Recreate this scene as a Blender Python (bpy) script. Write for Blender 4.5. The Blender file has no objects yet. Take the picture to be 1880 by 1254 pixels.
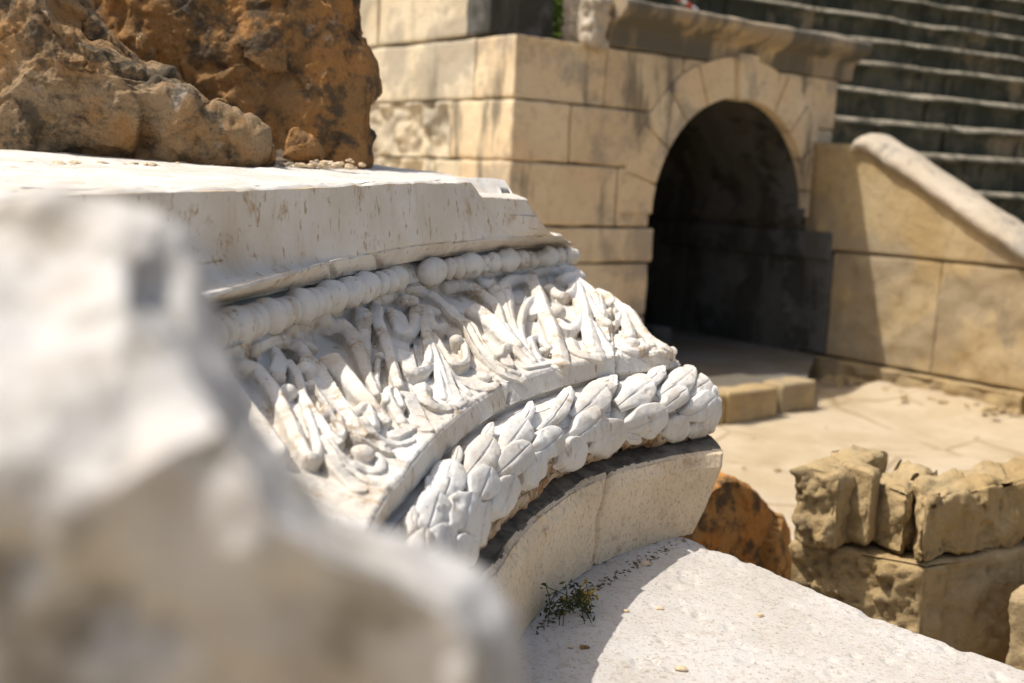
import bpy, math, random
import numpy as np
from mathutils import Vector, Matrix, kdtree

random.seed(7)
rng = np.random.default_rng(11)
SC = bpy.context.scene
COL = SC.collection

# ------------------------------------------------------------------ camera
W, H = 1880.0, 1254.0
FPX, PITCH, ROLL, YAW = 2104.4, 0.14231, 0.047587, -0.671954
_f = np.array([0, math.cos(PITCH), -math.sin(PITCH)])
_r = np.array([1.0, 0, 0])
_u = np.cross(_r, _f)
CR = math.cos(ROLL) * _r + math.sin(ROLL) * _u
CU = -math.sin(ROLL) * _r + math.cos(ROLL) * _u
CF = _f
CAM = np.array([0, 0, 1.52])
cd = bpy.data.cameras.new('camera')
cam = bpy.data.objects.new('camera', cd)
COL.objects.link(cam)
cam.matrix_world = Matrix(((CR[0], CU[0], -CF[0], CAM[0]), (CR[1], CU[1], -CF[1], CAM[1]),
                           (CR[2], CU[2], -CF[2], CAM[2]), (0, 0, 0, 1)))
cd.sensor_width = 36
cd.lens = FPX / W * 36
cd.clip_start = 0.02
cd.clip_end = 500
cd.dof.use_dof = True
cd.dof.focus_distance = 2.45
cd.dof.aperture_fstop = 2.9
SC.camera = cam

# ------------------------------------------------------------------ light
SUN_AZ, SUN_EL = math.radians(-100), math.radians(60)
world = bpy.data.worlds.new('World')
SC.world = world
world.use_nodes = True
wt = world.node_tree
sky = wt.nodes.new('ShaderNodeTexSky')
sky.sky_type = 'NISHITA'
sky.sun_disc = False
sky.sun_elevation = SUN_EL
sky.sun_rotation = SUN_AZ
sky.air_density = 1.0
sky.dust_density = 5.0
sky.ozone_density = 0.6
bg = wt.nodes['Background']
bg.inputs[1].default_value = 0.11
wb = wt.nodes.new('ShaderNodeMix'); wb.data_type = 'RGBA'; wb.blend_type = 'MULTIPLY'   # warm white balance
wb.inputs[0].default_value = 1.0; wb.inputs[7].default_value = (1.0, 0.99, 0.95, 1)
wt.links.new(sky.outputs[0], wb.inputs[6]); wt.links.new(wb.outputs[2], bg.inputs[0])
sl = bpy.data.lights.new('sun', 'SUN')
sl.energy = 3.4
sl.angle = math.radians(0.5)
sl.color = (1.0, 0.955, 0.88)
sun = bpy.data.objects.new('sun', sl)
COL.objects.link(sun)
sdir = Vector((math.sin(SUN_AZ) * math.cos(SUN_EL), math.cos(SUN_AZ) * math.cos(SUN_EL), math.sin(SUN_EL)))
sun.rotation_euler = sdir.to_track_quat('Z', 'Y').to_euler()
SC.view_settings.view_transform = 'Standard'
SC.view_settings.look = 'None'
SC.view_settings.exposure = 0.52
SC.view_settings.gamma = 1.0
try:
    SC.cycles.use_denoising = True
    SC.cycles.max_bounces = 8
    SC.cycles.diffuse_bounces = 5
except Exception:
    pass

# ------------------------------------------------------------------ numeric helpers
def ray(x, y):
    x = np.asarray(x, float)[..., None]; y = np.asarray(y, float)[..., None]
    d = (x - W / 2) / FPX * CR - (y - H / 2) / FPX * CU + CF
    return d

def on_plane(x, y, p0, n):
    d = ray(x, y)
    t = ((np.asarray(p0) - CAM) @ n) / (d @ n)
    return CAM + d * np.asarray(t)[..., None]

def on_z(x, y, z):
    return on_plane(x, y, np.array([0, 0, z]), np.array([0, 0, 1.0]))

def at_depth(x, y, dep):
    d = ray(x, y)
    return CAM + d * np.asarray(dep, float)[..., None] if np.ndim(dep) else CAM + d * dep

def project(P):
    q = P - CAM
    w = q @ CF
    return np.stack([W / 2 + FPX * (q @ CR) / w, H / 2 - FPX * (q @ CU) / w], -1)

def _hash(i, j, k, seed):
    h = (i * 374761393 + j * 668265263 + k * 2147483647 + seed * 1274126177) & 0xFFFFFFFF
    h = ((h ^ (h >> 13)) * 1274126177) & 0xFFFFFFFF
    h = ((h ^ (h >> 15)) * 2246822519) & 0xFFFFFFFF
    return ((h ^ (h >> 16)) & 0xFFFFFF) / float(0xFFFFFF)

def vnoise(P, seed=0):
    f0 = np.floor(P).astype(np.int64)
    f = P - f0
    u = f * f * (3 - 2 * f)
    out = 0
    for a in (0, 1):
        for b in (0, 1):
            for c in (0, 1):
                w = (u[..., 0] if a else 1 - u[..., 0]) * (u[..., 1] if b else 1 - u[..., 1]) * (u[..., 2] if c else 1 - u[..., 2])
                out = out + w * _hash(f0[..., 0] + a, f0[..., 1] + b, f0[..., 2] + c, seed)
    return out * 2 - 1

def fbm(P, freq, octs=4, seed=0, gain=0.5):
    P = np.asarray(P, float)
    o, a, t = 0, 1.0, 0
    for i in range(octs):
        o = o + a * vnoise(P * freq + 17.3 * i, seed + i)
        t += a
        a *= gain
        freq *= 2.03
    return o / t

def facets(P, n, seed, k=0.35):
    """broken-stone facets: each point gets the tilt of its nearest seed"""
    r = np.random.default_rng(seed)
    lo, hi = P.min(0), P.max(0)
    S = lo + r.random((n, 3)) * (hi - lo)
    D = r.normal(size=(n, 3)); D /= np.linalg.norm(D, axis=1)[:, None]
    out = np.empty(len(P))
    for s in range(0, len(P), 8192):
        q = P[s:s + 8192]
        d2 = ((q[:, None, :] - S[None]) ** 2).sum(-1)
        i = d2.argmin(1)
        out[s:s + 8192] = ((q - S[i]) * D[i]).sum(1)
    return out * k

def smooth(x):
    x = np.clip(x, 0, 1)
    return x * x * (3 - 2 * x)

# ------------------------------------------------------------------ object helpers
def mesh_np(name, V, F, smooth_shade=True):
    me = bpy.data.meshes.new(name)
    V = np.asarray(V, np.float32); F = np.asarray(F, np.int32)
    n = F.shape[1]
    me.vertices.add(len(V)); me.vertices.foreach_set('co', V.ravel())
    me.loops.add(F.size); me.loops.foreach_set('vertex_index', F.ravel())
    me.polygons.add(len(F))
    me.polygons.foreach_set('loop_start', np.arange(0, F.size, n, dtype=np.int32))
    me.polygons.foreach_set('use_smooth', np.full(len(F), smooth_shade))
    me.update(calc_edges=True)
    me.validate()
    return me

def grid_faces(nu, nv, close_u=False, close_v=False, off=0):
    iu = np.arange(nu if close_u else nu - 1)
    iv = np.arange(nv if close_v else nv - 1)
    a, b = np.meshgrid(iu, iv, indexing='ij')
    a2, b2 = (a + 1) % nu, (b + 1) % nv
    return np.stack([a * nv + b, a2 * nv + b, a2 * nv + b2, a * nv + b2], -1).reshape(-1, 4) + off

def grid_normals(P):
    du = np.gradient(P, axis=0); dv = np.gradient(P, axis=1)
    n = np.cross(du, dv)
    return n / (np.linalg.norm(n, axis=-1, keepdims=True) + 1e-12)

def tag(o, label=None, cat=None, group=None, kind=None):
    if label: o['label'] = label
    if cat: o['category'] = cat
    if group: o['group'] = group
    if kind: o['kind'] = kind
    return o

def thing(name, base, label, cat, group=None):
    o = bpy.data.objects.new(name, None)
    o.empty_display_size = 0.1
    COL.objects.link(o)
    o.location = base
    return tag(o, label, cat, group)

def link(name, me, mat, parent=None, origin=None):
    """mesh vertices are in world coordinates; object space = world space for parts"""
    o = bpy.data.objects.new(name, me)
    COL.objects.link(o)
    if mat: me.materials.append(mat)
    if parent is not None:
        o.parent = parent
        w = Vector((0, 0, 0)); q = parent
        while q is not None:
            w += q.location; q = q.parent
        o.location = -w
    elif origin is not None:
        origin = Vector(origin)
        me.transform(Matrix.Translation(-origin))
        o.location = origin
    return o

def join(parts):
    """list of (V, F4) -> one (V, F4)"""
    Vs, Fs, n = [], [], 0
    for V, F in parts:
        Vs.append(V); Fs.append(F + n); n += len(V)
    return np.concatenate(Vs), np.concatenate(Fs)

# ------------------------------------------------------------------ materials
class NT:
    def __init__(s, name, rough=0.85, spec=0.25):
        s.m = bpy.data.materials.new(name); s.m.use_nodes = True
        s.t = s.m.node_tree; s.b = s.t.nodes['Principled BSDF']
        s.b.inputs['Roughness'].default_value = rough
        s.b.inputs['Specular IOR Level'].default_value = spec
        s.co = s.t.nodes.new('ShaderNodeTexCoord').outputs['Object']
    def val(s, sock, v):
        if hasattr(v, 'type') and not isinstance(v, (int, float, tuple)): s.t.links.new(v, sock)
        else: sock.default_value = v if not (isinstance(v, tuple) and len(v) == 3) else (*v, 1)
    def mapping(s, scale=(1, 1, 1), rot=(0, 0, 0), loc=(0, 0, 0)):
        n = s.t.nodes.new('ShaderNodeMapping'); s.t.links.new(s.co, n.inputs[0])
        n.inputs['Scale'].default_value = scale; n.inputs['Rotation'].default_value = rot; n.inputs['Location'].default_value = loc
        return n.outputs[0]
    def noise(s, scale, detail=4, rough=0.55, co=None, dist=0.0):
        n = s.t.nodes.new('ShaderNodeTexNoise'); s.t.links.new(co or s.co, n.inputs['Vector'])
        n.inputs['Scale'].default_value = scale; n.inputs['Detail'].default_value = detail
        n.inputs['Roughness'].default_value = rough; n.inputs['Distortion'].default_value = dist
        return n.outputs['Fac']
    def voro(s, scale, co=None, feature='F1'):
        n = s.t.nodes.new('ShaderNodeTexVoronoi'); s.t.links.new(co or s.co, n.inputs['Vector'])
        n.feature = feature; n.inputs['Scale'].default_value = scale
        return n.outputs['Distance']
    def ramp(s, f, lo, hi):
        n = s.t.nodes.new('ShaderNodeMapRange'); n.interpolation_type = 'SMOOTHSTEP'
        s.t.links.new(f, n.inputs[0]); n.inputs[1].default_value = lo; n.inputs[2].default_value = hi
        return n.outputs[0]
    def math(s, op, a, b=0.0):
        n = s.t.nodes.new('ShaderNodeMath'); n.operation = op
        s.val(n.inputs[0], a); s.val(n.inputs[1], b)
        return n.outputs[0]
    def mix(s, f, a, b):
        n = s.t.nodes.new('ShaderNodeMix'); n.data_type = 'RGBA'
        s.val(n.inputs[0], f); s.val(n.inputs[6], a); s.val(n.inputs[7], b)
        return n.outputs[2]
    def bump(s, h, strength, dist, prev=None):
        n = s.t.nodes.new('ShaderNodeBump'); n.inputs['Strength'].default_value = strength
        n.inputs['Distance'].default_value = dist; s.t.links.new(h, n.inputs['Height'])
        if prev: s.t.links.new(prev, n.inputs['Normal'])
        return n.outputs[0]
    def done(s, col, nrm=None):
        s.val(s.b.inputs['Base Color'], col)
        if nrm: s.t.links.new(nrm, s.b.inputs['Normal'])
        return s.m

def marble(name, white=(0.66, 0.64, 0.61), cream=(0.60, 0.55, 0.48), ochre=0.57, speck=0.61, pit=0.0006, stain=(0.36, 0.25, 0.14), streak=True, rough_patch=0.0):
    n = NT(name, 0.72, 0.3)
    c = n.mix(n.ramp(n.noise(5, 5), 0.35, 0.65), white, cream)
    c = n.mix(n.math('MULTIPLY', n.ramp(n.noise(260, 3, 0.7), 0.45, 0.75), 0.35), c, (0.46, 0.43, 0.39))
    if streak:
        st = n.noise(44, 4, 0.6, n.mapping((1.5, 1.5, 0.55), (0.25, 0.2, 0)))
        c = n.mix(n.math('MULTIPLY', n.ramp(st, speck, speck + 0.07), 0.8), c, (0.33, 0.22, 0.13))
        st2 = n.noise(9, 5, 0.65, n.mapping((1.5, 1.5, 0.35), (0.1, 0.3, 0)))
        c = n.mix(n.math('MULTIPLY', n.ramp(st2, 0.50, 0.70), 0.5), c, (0.47, 0.38, 0.28))
    oc = n.math('MULTIPLY', n.ramp(n.noise(11, 6, 0.65), ochre, ochre + 0.1), n.ramp(n.noise(90, 3, 0.7), 0.35, 0.6))
    c = n.mix(n.math('MULTIPLY', oc, 0.85), c, stain)
    b = n.bump(n.noise(420, 3, 0.7), 0.55, pit)
    b = n.bump(n.noise(70, 5, 0.65), 0.5, pit * 4, b)
    return n.done(c, b)

M = {}
M['marble'] = marble('weathered_marble', (0.66, 0.64, 0.60), (0.58, 0.53, 0.46), speck=0.60)
M['marble_top'] = marble('marble_top', (0.58, 0.56, 0.53), (0.50, 0.465, 0.41), 0.60, 0.63)
M['marble_leaf'] = marble('marble_leaf', (0.66, 0.65, 0.625), (0.59, 0.555, 0.50), 0.585, 0.64, 0.0010)
M['marble_frieze'] = marble('marble_frieze', (0.66, 0.64, 0.605), (0.57, 0.52, 0.45), 0.53, 0.65, 0.0010)
def near_mat():
    n = NT('near_marble', 0.8, 0.25)
    c = n.mix(n.ramp(n.noise(9, 5, 0.6), 0.42, 0.62), (0.52, 0.505, 0.485), (0.42, 0.385, 0.345))
    c = n.mix(n.math('MULTIPLY', n.ramp(n.noise(16, 5, 0.65, n.mapping(loc=(3, 1, 2))), 0.50, 0.64), 0.85), c, (0.21, 0.19, 0.155))
    c = n.mix(n.math('MULTIPLY', n.ramp(n.noise(60, 4, 0.7), 0.55, 0.7), 0.5), c, (0.22, 0.19, 0.16))
    return n.done(c, n.bump(n.noise(90, 5, 0.75), 0.8, 0.003))
M['marble_near'] = near_mat()

def base_marble():
    n = NT('base_marble', 0.8, 0.25)
    c = n.mix(n.ramp(n.noise(4, 5), 0.35, 0.65), (0.76, 0.62, 0.44), (0.64, 0.50, 0.33))
    g = n.noise(130, 4, 0.75, n.mapping((1, 1, 0.75)))
    c = n.mix(n.math('MULTIPLY', n.ramp(g, 0.50, 0.68), 0.7), c, (0.32, 0.22, 0.13))
    c = n.mix(n.math('MULTIPLY', n.ramp(n.noise(14, 5, 0.7), 0.55, 0.72), 0.55), c, (0.30, 0.20, 0.12))
    b = n.bump(n.noise(230, 4, 0.75), 0.7, 0.0016)
    b = n.bump(n.noise(40, 4, 0.7), 0.5, 0.004, b)
    return n.done(c, b)
M['base'] = base_marble()

def crust():
    n = NT('rusty_crust', 0.95, 0.1)
    c = n.mix(n.ramp(n.noise(22, 6, 0.7), 0.38, 0.62), (0.52, 0.43, 0.32), (0.30, 0.17, 0.08))
    c = n.mix(n.ramp(n.noise(60, 5, 0.7), 0.52, 0.66), c, (0.09, 0.065, 0.045))
    b = n.bump(n.noise(120, 5, 0.75), 0.9, 0.004)
    return n.done(c, b)
M['crust'] = crust()
def shade_grime():
    n = NT('shaded_grimy_marble', 0.95, 0.1)
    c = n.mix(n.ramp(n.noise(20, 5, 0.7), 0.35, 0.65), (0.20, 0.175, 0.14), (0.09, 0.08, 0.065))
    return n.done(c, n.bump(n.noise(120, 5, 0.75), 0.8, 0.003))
M['shade_grime'] = shade_grime()  # dirt, darkened further to stand in for shade under the garland

def slab_mat():
    n = NT('slab_marble', 0.8, 0.25)
    c = n.mix(n.ramp(n.noise(3, 6), 0.35, 0.65), (0.50, 0.475, 0.445), (0.43, 0.40, 0.36))
    p = n.noise(34, 6, 0.7, n.mapping((1.0, 1.5, 1)))
    c = n.mix(n.math('MULTIPLY', n.ramp(p, 0.53, 0.66), 0.7), c, (0.38, 0.325, 0.26))
    sp = n.noise(120, 4, 0.75)
    c = n.mix(n.math('MULTIPLY', n.ramp(sp, 0.55, 0.64), 0.75), c, (0.25, 0.195, 0.14))
    b = n.bump(n.noise(160, 5, 0.75), 0.7, 0.002)
    b = n.bump(n.noise(30, 5, 0.65), 0.6, 0.008, b)
    return n.done(c, b)
M['slab'] = slab_mat()

def rust_rock(name, a=(0.33, 0.235, 0.14), o=(0.36, 0.20, 0.08), d=(0.07, 0.06, 0.045), g=(0.46, 0.40, 0.33), gs=0.56):
    n = NT(name, 0.95, 0.1)
    c = n.mix(n.ramp(n.noise(5, 6, 0.6), 0.38, 0.62), a, o)
    c = n.mix(n.ramp(n.noise(7, 6, 0.65, n.mapping(loc=(5, 3, 1))), gs, gs + 0.12), c, g)
    c = n.mix(n.math('MULTIPLY', n.ramp(n.noise(9, 7, 0.72, n.mapping(loc=(1, 8, 2))), 0.47, 0.60), 0.85), c, d)
    c = n.mix(n.math('MULTIPLY', n.ramp(n.noise(150, 4, 0.75), 0.5, 0.7), 0.6), c, d)
    b = n.bump(n.noise(110, 6, 0.78), 0.9, 0.006)
    b = n.bump(n.noise(22, 6, 0.65), 0.7, 0.02, b)
    return n.done(c, b)
M['rock'] = rust_rock('rust_rock_grey')
M['rock_orange'] = rust_rock('rust_rock_orange', (0.29, 0.17, 0.075), (0.40, 0.20, 0.07), gs=0.60)
M['rock_red'] = rust_rock('rust_rock_red', (0.50, 0.28, 0.10), (0.55, 0.24, 0.06), gs=0.62)

def limestone(name, a=(0.56, 0.44, 0.28), b_=(0.60, 0.50, 0.35), dark=(0.10, 0.095, 0.08), streak=0.60, amt=0.8, bump=0.02, sc=1.0, grey=0.7):
    n = NT(name, 0.93, 0.12)
    c = n.mix(n.ramp(n.noise(1.6 * sc, 5), 0.35, 0.65), a, b_)
    c = n.mix(n.math('MULTIPLY', n.ramp(n.noise(9 * sc, 6, 0.7), 0.48, 0.70), 0.5), c, tuple(0.62 * v for v in a))
    gp = n.ramp(n.noise(1.15 * sc, 6, 0.68, n.mapping(loc=(7, 2, 4))), 0.48, 0.58)
    c = n.mix(n.math('MULTIPLY', gp, grey), c, tuple(0.30 * v + 0.12 for v in a))
    s = n.noise(2.6 * sc, 5, 0.6, n.mapping((1.6, 1.6, 0.22)))
    c = n.mix(n.math('MULTIPLY', n.ramp(s, streak, streak + 0.12), amt), c, dark)
    c = n.mix(n.math('MULTIPLY', n.ramp(n.noise(40 * sc, 4, 0.75), 0.55, 0.75), 0.5), c, tuple(0.45 * v for v in a))
    at = n.t.nodes.new('ShaderNodeAttribute'); at.attribute_name = 'tint'
    c = n.mix(n.math('MULTIPLY', at.outputs['Fac'], 0.35), c, tuple(0.55 * v for v in dark[:0] + a))
    b = n.bump(n.noise(60 * sc, 5, 0.75), 0.7, bump * 0.35)
    b = n.bump(n.noise(9 * sc, 6, 0.68), 0.7, bump, b)
    return n.done(c, b)
M['lime'] = limestone('limestone', (0.68, 0.52, 0.33), (0.72, 0.59, 0.40), streak=0.55)
M['lime_sunlit'] = limestone('limestone_sunlit', (0.66, 0.55, 0.38), (0.70, 0.61, 0.45), streak=0.58, amt=0.5)  # paler copy of the wall stone; sunlight is put into its colour
M['lime_dark'] = limestone('limestone_stained', (0.40, 0.29, 0.16), (0.50, 0.38, 0.22), streak=0.42, amt=0.9, sc=0.55)
M['shade_stain'] = limestone('shade_stain_stone', (0.06, 0.058, 0.05), (0.045, 0.045, 0.04), streak=0.48)  # dark copy of the limestone; the passage shade is put into its colour
M['parapet'] = limestone('parapet_stone', (0.38, 0.27, 0.13), (0.43, 0.33, 0.19), streak=0.60, amt=0.5, grey=0.45)
M["coping"] = limestone("coping_stone", (0.44, 0.37, 0.28), (0.50, 0.43, 0.34), streak=0.56, amt=0.6)
M['paving'] = limestone('paving_stone', (0.16, 0.135, 0.10), (0.13, 0.115, 0.09), streak=0.7)  # colour darkened to hold the shade in front of the arch
M['boulder'] = limestone('ochre_stone', (0.38, 0.27, 0.13), (0.45, 0.34, 0.19), streak=0.58, amt=0.55, bump=0.02, sc=2.2, grey=0.15)

def seat_mat():
    n = NT('lichen_stone', 0.95, 0.1)
    c = n.mix(n.ramp(n.noise(2.2, 6, 0.65), 0.40, 0.62), (0.055, 0.06, 0.046), (0.115, 0.11, 0.08))
    c = n.mix(n.math('MULTIPLY', n.ramp(n.noise(1.3, 5, 0.6), 0.55, 0.68), 0.75), c, (0.30, 0.24, 0.16))
    s = n.noise(3.0, 5, 0.65, n.mapping((1.8, 1.8, 0.3)))
    c = n.mix(n.math('MULTIPLY', n.ramp(s, 0.5, 0.66), 0.85), c, (0.035, 0.038, 0.03))
    b = n.bump(n.noise(14, 6, 0.72), 0.8, 0.03)
    return n.done(c, b)
M['seat'] = seat_mat()

def tread_mat():
    n = NT('worn_tread', 0.95, 0.1)
    c = n.mix(n.ramp(n.noise(2.5, 6, 0.7), 0.42, 0.62), (0.30, 0.265, 0.20), (0.15, 0.135, 0.10))
    c = n.mix(n.math('MULTIPLY', n.ramp(n.noise(5, 6, 0.7), 0.5, 0.64), 0.85), c, (0.06, 0.06, 0.045))
    return n.done(c, n.bump(n.noise(14, 6, 0.72), 0.8, 0.03))
M['tread'] = tread_mat()

def ground_mat():
    n = NT('pale_ground', 0.95, 0.1)
    c = n.mix(n.ramp(n.noise(1.4, 6, 0.6), 0.35, 0.65), (0.50, 0.41, 0.29), (0.43, 0.34, 0.22))
    c = n.mix(n.math('MULTIPLY', n.ramp(n.noise(7, 6, 0.7), 0.5, 0.7), 0.5), c, (0.38, 0.29, 0.18))
    v = n.voro(0.85, n.mapping((1, 1, 0.001), (0, 0, 0.7)), 'DISTANCE_TO_EDGE')
    j = n.math('SUBTRACT', 1.0, n.ramp(v, 0.0, 0.03))
    j = n.math('MULTIPLY', j, n.ramp(n.noise(1.1, 3, 0.6, n.mapping(loc=(3, 1, 0))), 0.40, 0.55))
    c = n.mix(n.math('MULTIPLY', j, 0.8), c, (0.28, 0.20, 0.11))
    b = n.bump(n.noise(30, 6, 0.75), 0.8, 0.02)
    b = n.bump(j, -0.6, 0.02, b)
    return n.done(c, b)
M['ground'] = ground_mat()

def plain(name, col, rough=0.7, vary=0.25, sc=20):
    n = NT(name, rough, 0.3)
    c = n.mix(n.ramp(n.noise(sc, 4), 0.35, 0.65), col, tuple(v * (1 - vary) for v in col))
    return n.done(c)
M['leaf_green'] = plain('shrub_leaf', (0.13, 0.20, 0.02), 0.6, 0.5, 9)
M['weed_green'] = plain('weed_green', (0.055, 0.07, 0.025), 0.7, 0.4, 60)
M['weed_yellow'] = plain('weed_yellow', (0.42, 0.30, 0.06), 0.7, 0.4, 60)
M['stem'] = plain('woody_stem', (0.10, 0.08, 0.05), 0.8, 0.4, 30)
M['chip'] = limestone('stone_chip', (0.58, 0.44, 0.28), (0.62, 0.50, 0.36), streak=0.8, sc=12, bump=0.004)
M['litter'] = plain('dry_litter', (0.19, 0.15, 0.10), 0.9, 0.6, 90)
M['white_paint'] = plain('white_paint', (0.75, 0.72, 0.70), 0.5, 0.1)
M['red_paint'] = plain('red_paint', (0.55, 0.10, 0.06), 0.5, 0.1)

# ------------------------------------------------------------------ generic stone shapes
def rough_box_np(c, ex, ey, ez, size, res=0.06, bevel=0.02, amp=0.01, freq=3.0, seed=0, face_amp=None, fac=0.0, nfac=14):
    """box centred at c with axes ex,ey,ez and size; rounded edges, displaced faces -> V, F
    face_amp: dict {axis sign key: extra noise amplitude} e.g. {'-y':0.03}"""
    c, ex, ey, ez = map(lambda v: np.asarray(v, float), (c, ex, ey, ez))
    hs = np.asarray(size, float) / 2
    parts = []
    for ax in range(3):
        o1, o2 = [(1, 2), (2, 0), (0, 1)][ax]
        n1 = max(3, int(2 * hs[o1] / res) + 1); n2 = max(3, int(2 * hs[o2] / res) + 1)
        n1, n2 = min(n1, 90), min(n2, 90)
        def axis(n, h):
            t = np.linspace(-1, 1, n) * h
            b = min(bevel, h * 0.4)
            return np.unique(np.concatenate([t, [-h + b * 0.3, -h + b, h - b, h - b * 0.3]]).round(5))
        a1, a2 = axis(n1, hs[o1]), axis(n2, hs[o2])
        for sgn in (-1, 1):
            g1, g2 = np.meshgrid(a1, a2, indexing='ij')
            L = np.zeros(g1.shape + (3,))
            L[..., ax] = sgn * hs[ax]; L[..., o1] = g1; L[..., o2] = g2
            b = np.minimum(bevel, hs * 0.4)
            inner = np.clip(L, -(hs - b), hs - b)
            d = L - inner
            dl = np.linalg.norm(d / b, axis=-1, keepdims=True)
            N = d / b / np.maximum(dl, 1e-9)
            L2 = inner + N * b
            A = np.full(L2.shape[:2], amp)
            if face_amp:
                for key, v in face_amp.items():
                    k = 'xyz'.index(key[1]); s = -1 if key[0] == '-' else 1
                    edge = np.minimum(1, np.min((hs - np.abs(np.delete(L, k, -1).max(-1)[..., None] * 0)), -1)) if False else 1.0
                    if k == ax and s == sgn:
                        m = np.minimum((hs[o1] - np.abs(g1)) / (0.12 * hs[o1] + 1e-6), (hs[o2] - np.abs(g2)) / (0.12 * hs[o2] + 1e-6))
                        A = A + v * np.clip(m, 0, 1)
            Pw = c + L2[..., 0:1] * ex + L2[..., 1:2] * ey + L2[..., 2:3] * ez
            nb = N[..., 0:1] * ex + N[..., 1:2] * ey + N[..., 2:3] * ez
            h = A * fbm(Pw, freq, 4, seed)
            h = h + 0.5 * A * np.abs(fbm(Pw, freq * 3.1, 3, seed + 9)) * -1
            Pw = Pw + nb * h[..., None]
            if fac:
                fl = facets(Pw.reshape(-1, 3), nfac, seed + 5, fac).reshape(h.shape)
                Pw = Pw + nb * fl[..., None]
            F = grid_faces(len(a1), len(a2))
            if sgn < 0: F = F[:, ::-1]
            parts.append((Pw.reshape(-1, 3), F))
    return join(parts)

def poly_resample(P, n):
    P = np.asarray(P, float)
    Q = np.vstack([P, P[:1]])
    L = np.r_[0, np.cumsum(np.linalg.norm(np.diff(Q, axis=0), axis=1))]
    t = np.linspace(0, L[-1], n, endpoint=False)
    return np.stack([np.interp(t, L, Q[:, k]) for k in range(Q.shape[1])], -1)

def line_resample(P, n):
    P = np.asarray(P, float)
    L = np.r_[0, np.cumsum(np.linalg.norm(np.diff(P, axis=0), axis=1))]
    t = np.linspace(0, L[-1], n)
    return np.stack([np.interp(t, L, P[:, k]) for k in range(P.shape[1])], -1)

def outline_rock_np(px, p0, normal, thick, n=140, rings=40, bulge=0.05, pw=3.0, flare=0.06, amp=0.01, freq=8, seed=0, fac=0.0, nfac=40, back=0.7, tilt=0.0):
    """solid stone whose front outline is a polygon standing on the plane through p0 with that normal"""
    nrm = np.asarray(normal, float); nrm /= np.linalg.norm(nrm)
    px = np.asarray(px, float)
    P = on_plane(px[:, 0], px[:, 1], np.asarray(p0), nrm)
    P = poly_resample(P, n)
    for _ in range(2):
        P = 0.5 * P + 0.25 * (np.roll(P, 1, 0) + np.roll(P, -1, 0))
    C = P.mean(0)
    rows = []
    for s in np.linspace(0.0, 1, rings):
        s2 = s ** 0.85
        rows.append(C + (P - C) * s2 + nrm * bulge * (1 - s2 ** pw) + nrm * tilt * 0)
    m = max(10, rings // 2)
    for t in np.linspace(0, 1, m)[1:]:
        k = (1 + flare * math.sin(math.pi * t)) * (1 - (1 - back) * t ** 3)
        rows.append(C + (P - C) * k - nrm * thick * t)
    for s in np.linspace(back, 0.0, 8)[1:]:
        rows.append(C + (P - C) * s - nrm * thick * (1 + 0.05 * (1 - s)))
    G = np.array(rows)                      # [rows, n, 3]
    Gc = np.concatenate([G[:, -2:], G, G[:, :2]], 1)
    N = grid_normals(Gc)[:, 2:-2]
    k = rings - 1
    if (N[k // 2] @ nrm).mean() < 0: N = -N
    fl = G.reshape(-1, 3)
    h = amp * fbm(fl, freq, 5, seed) + 0.35 * amp * fbm(fl, freq * 5, 4, seed + 4)
    if fac: h = h + facets(fl, nfac, seed + 2, fac)
    h = h.reshape(G.shape[:2])
    h[0] = h[0].mean(); h[-1] = h[-1].mean()
    G = G + N * h[..., None]
    G[0] = G[0].mean(0); G[-1] = G[-1].mean(0)
    F = grid_faces(G.shape[0], n, close_v=True)
    # orientation
    a, b, c_ = [G.reshape(-1, 3)[F[(k // 2) * n + 3][i]] for i in (0, 1, 2)]
    if np.cross(b - a, c_ - a) @ nrm < 0: F = F[:, ::-1]
    return G.reshape(-1, 3), F

def blob_np(c, r, seed, amp=0.25, nu=20, nv=12, flat=1.0):
    th = np.linspace(0, 2 * math.pi, nu, endpoint=False); ph = np.linspace(0.02, math.pi - 0.02, nv)
    T, Q = np.meshgrid(th, ph, indexing='ij')
    D = np.stack([np.cos(T) * np.sin(Q), np.sin(T) * np.sin(Q), np.cos(Q)], -1)
    rr = 1 + amp * fbm(D * 1.0 + seed * 3.7, 1.6, 3, seed)
    f = facets((D * 1.0).reshape(-1, 3), 9, seed, amp * 0.8).reshape(rr.shape)
    P = np.asarray(c) + D * (rr + f)[..., None] * np.asarray(r)
    P[..., 2] = np.maximum(P[..., 2], c[2] - np.asarray(r)[2] * 0.8) if flat else P[..., 2]
    return P.reshape(-1, 3), grid_faces(nu, nv, close_u=True)

# ------------------------------------------------------------------ the large setting
def A2(v): return np.array(v, float)
AX = np.array([math.sin(YAW), math.cos(YAW), 0])      # into the building
BX = np.array([math.cos(YAW), -math.sin(YAW), 0])     # along the arched front
ZX = np.array([0, 0, 1.0])
J0 = on_z(1183, 600, 0.20)                            # foot of the left jamb
J0[2] = 0
BR = 2.265                            # offset of the parapet face along the front
def wp(a, b, z): return J0 + AX * a + BX * b + ZX * z

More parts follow.
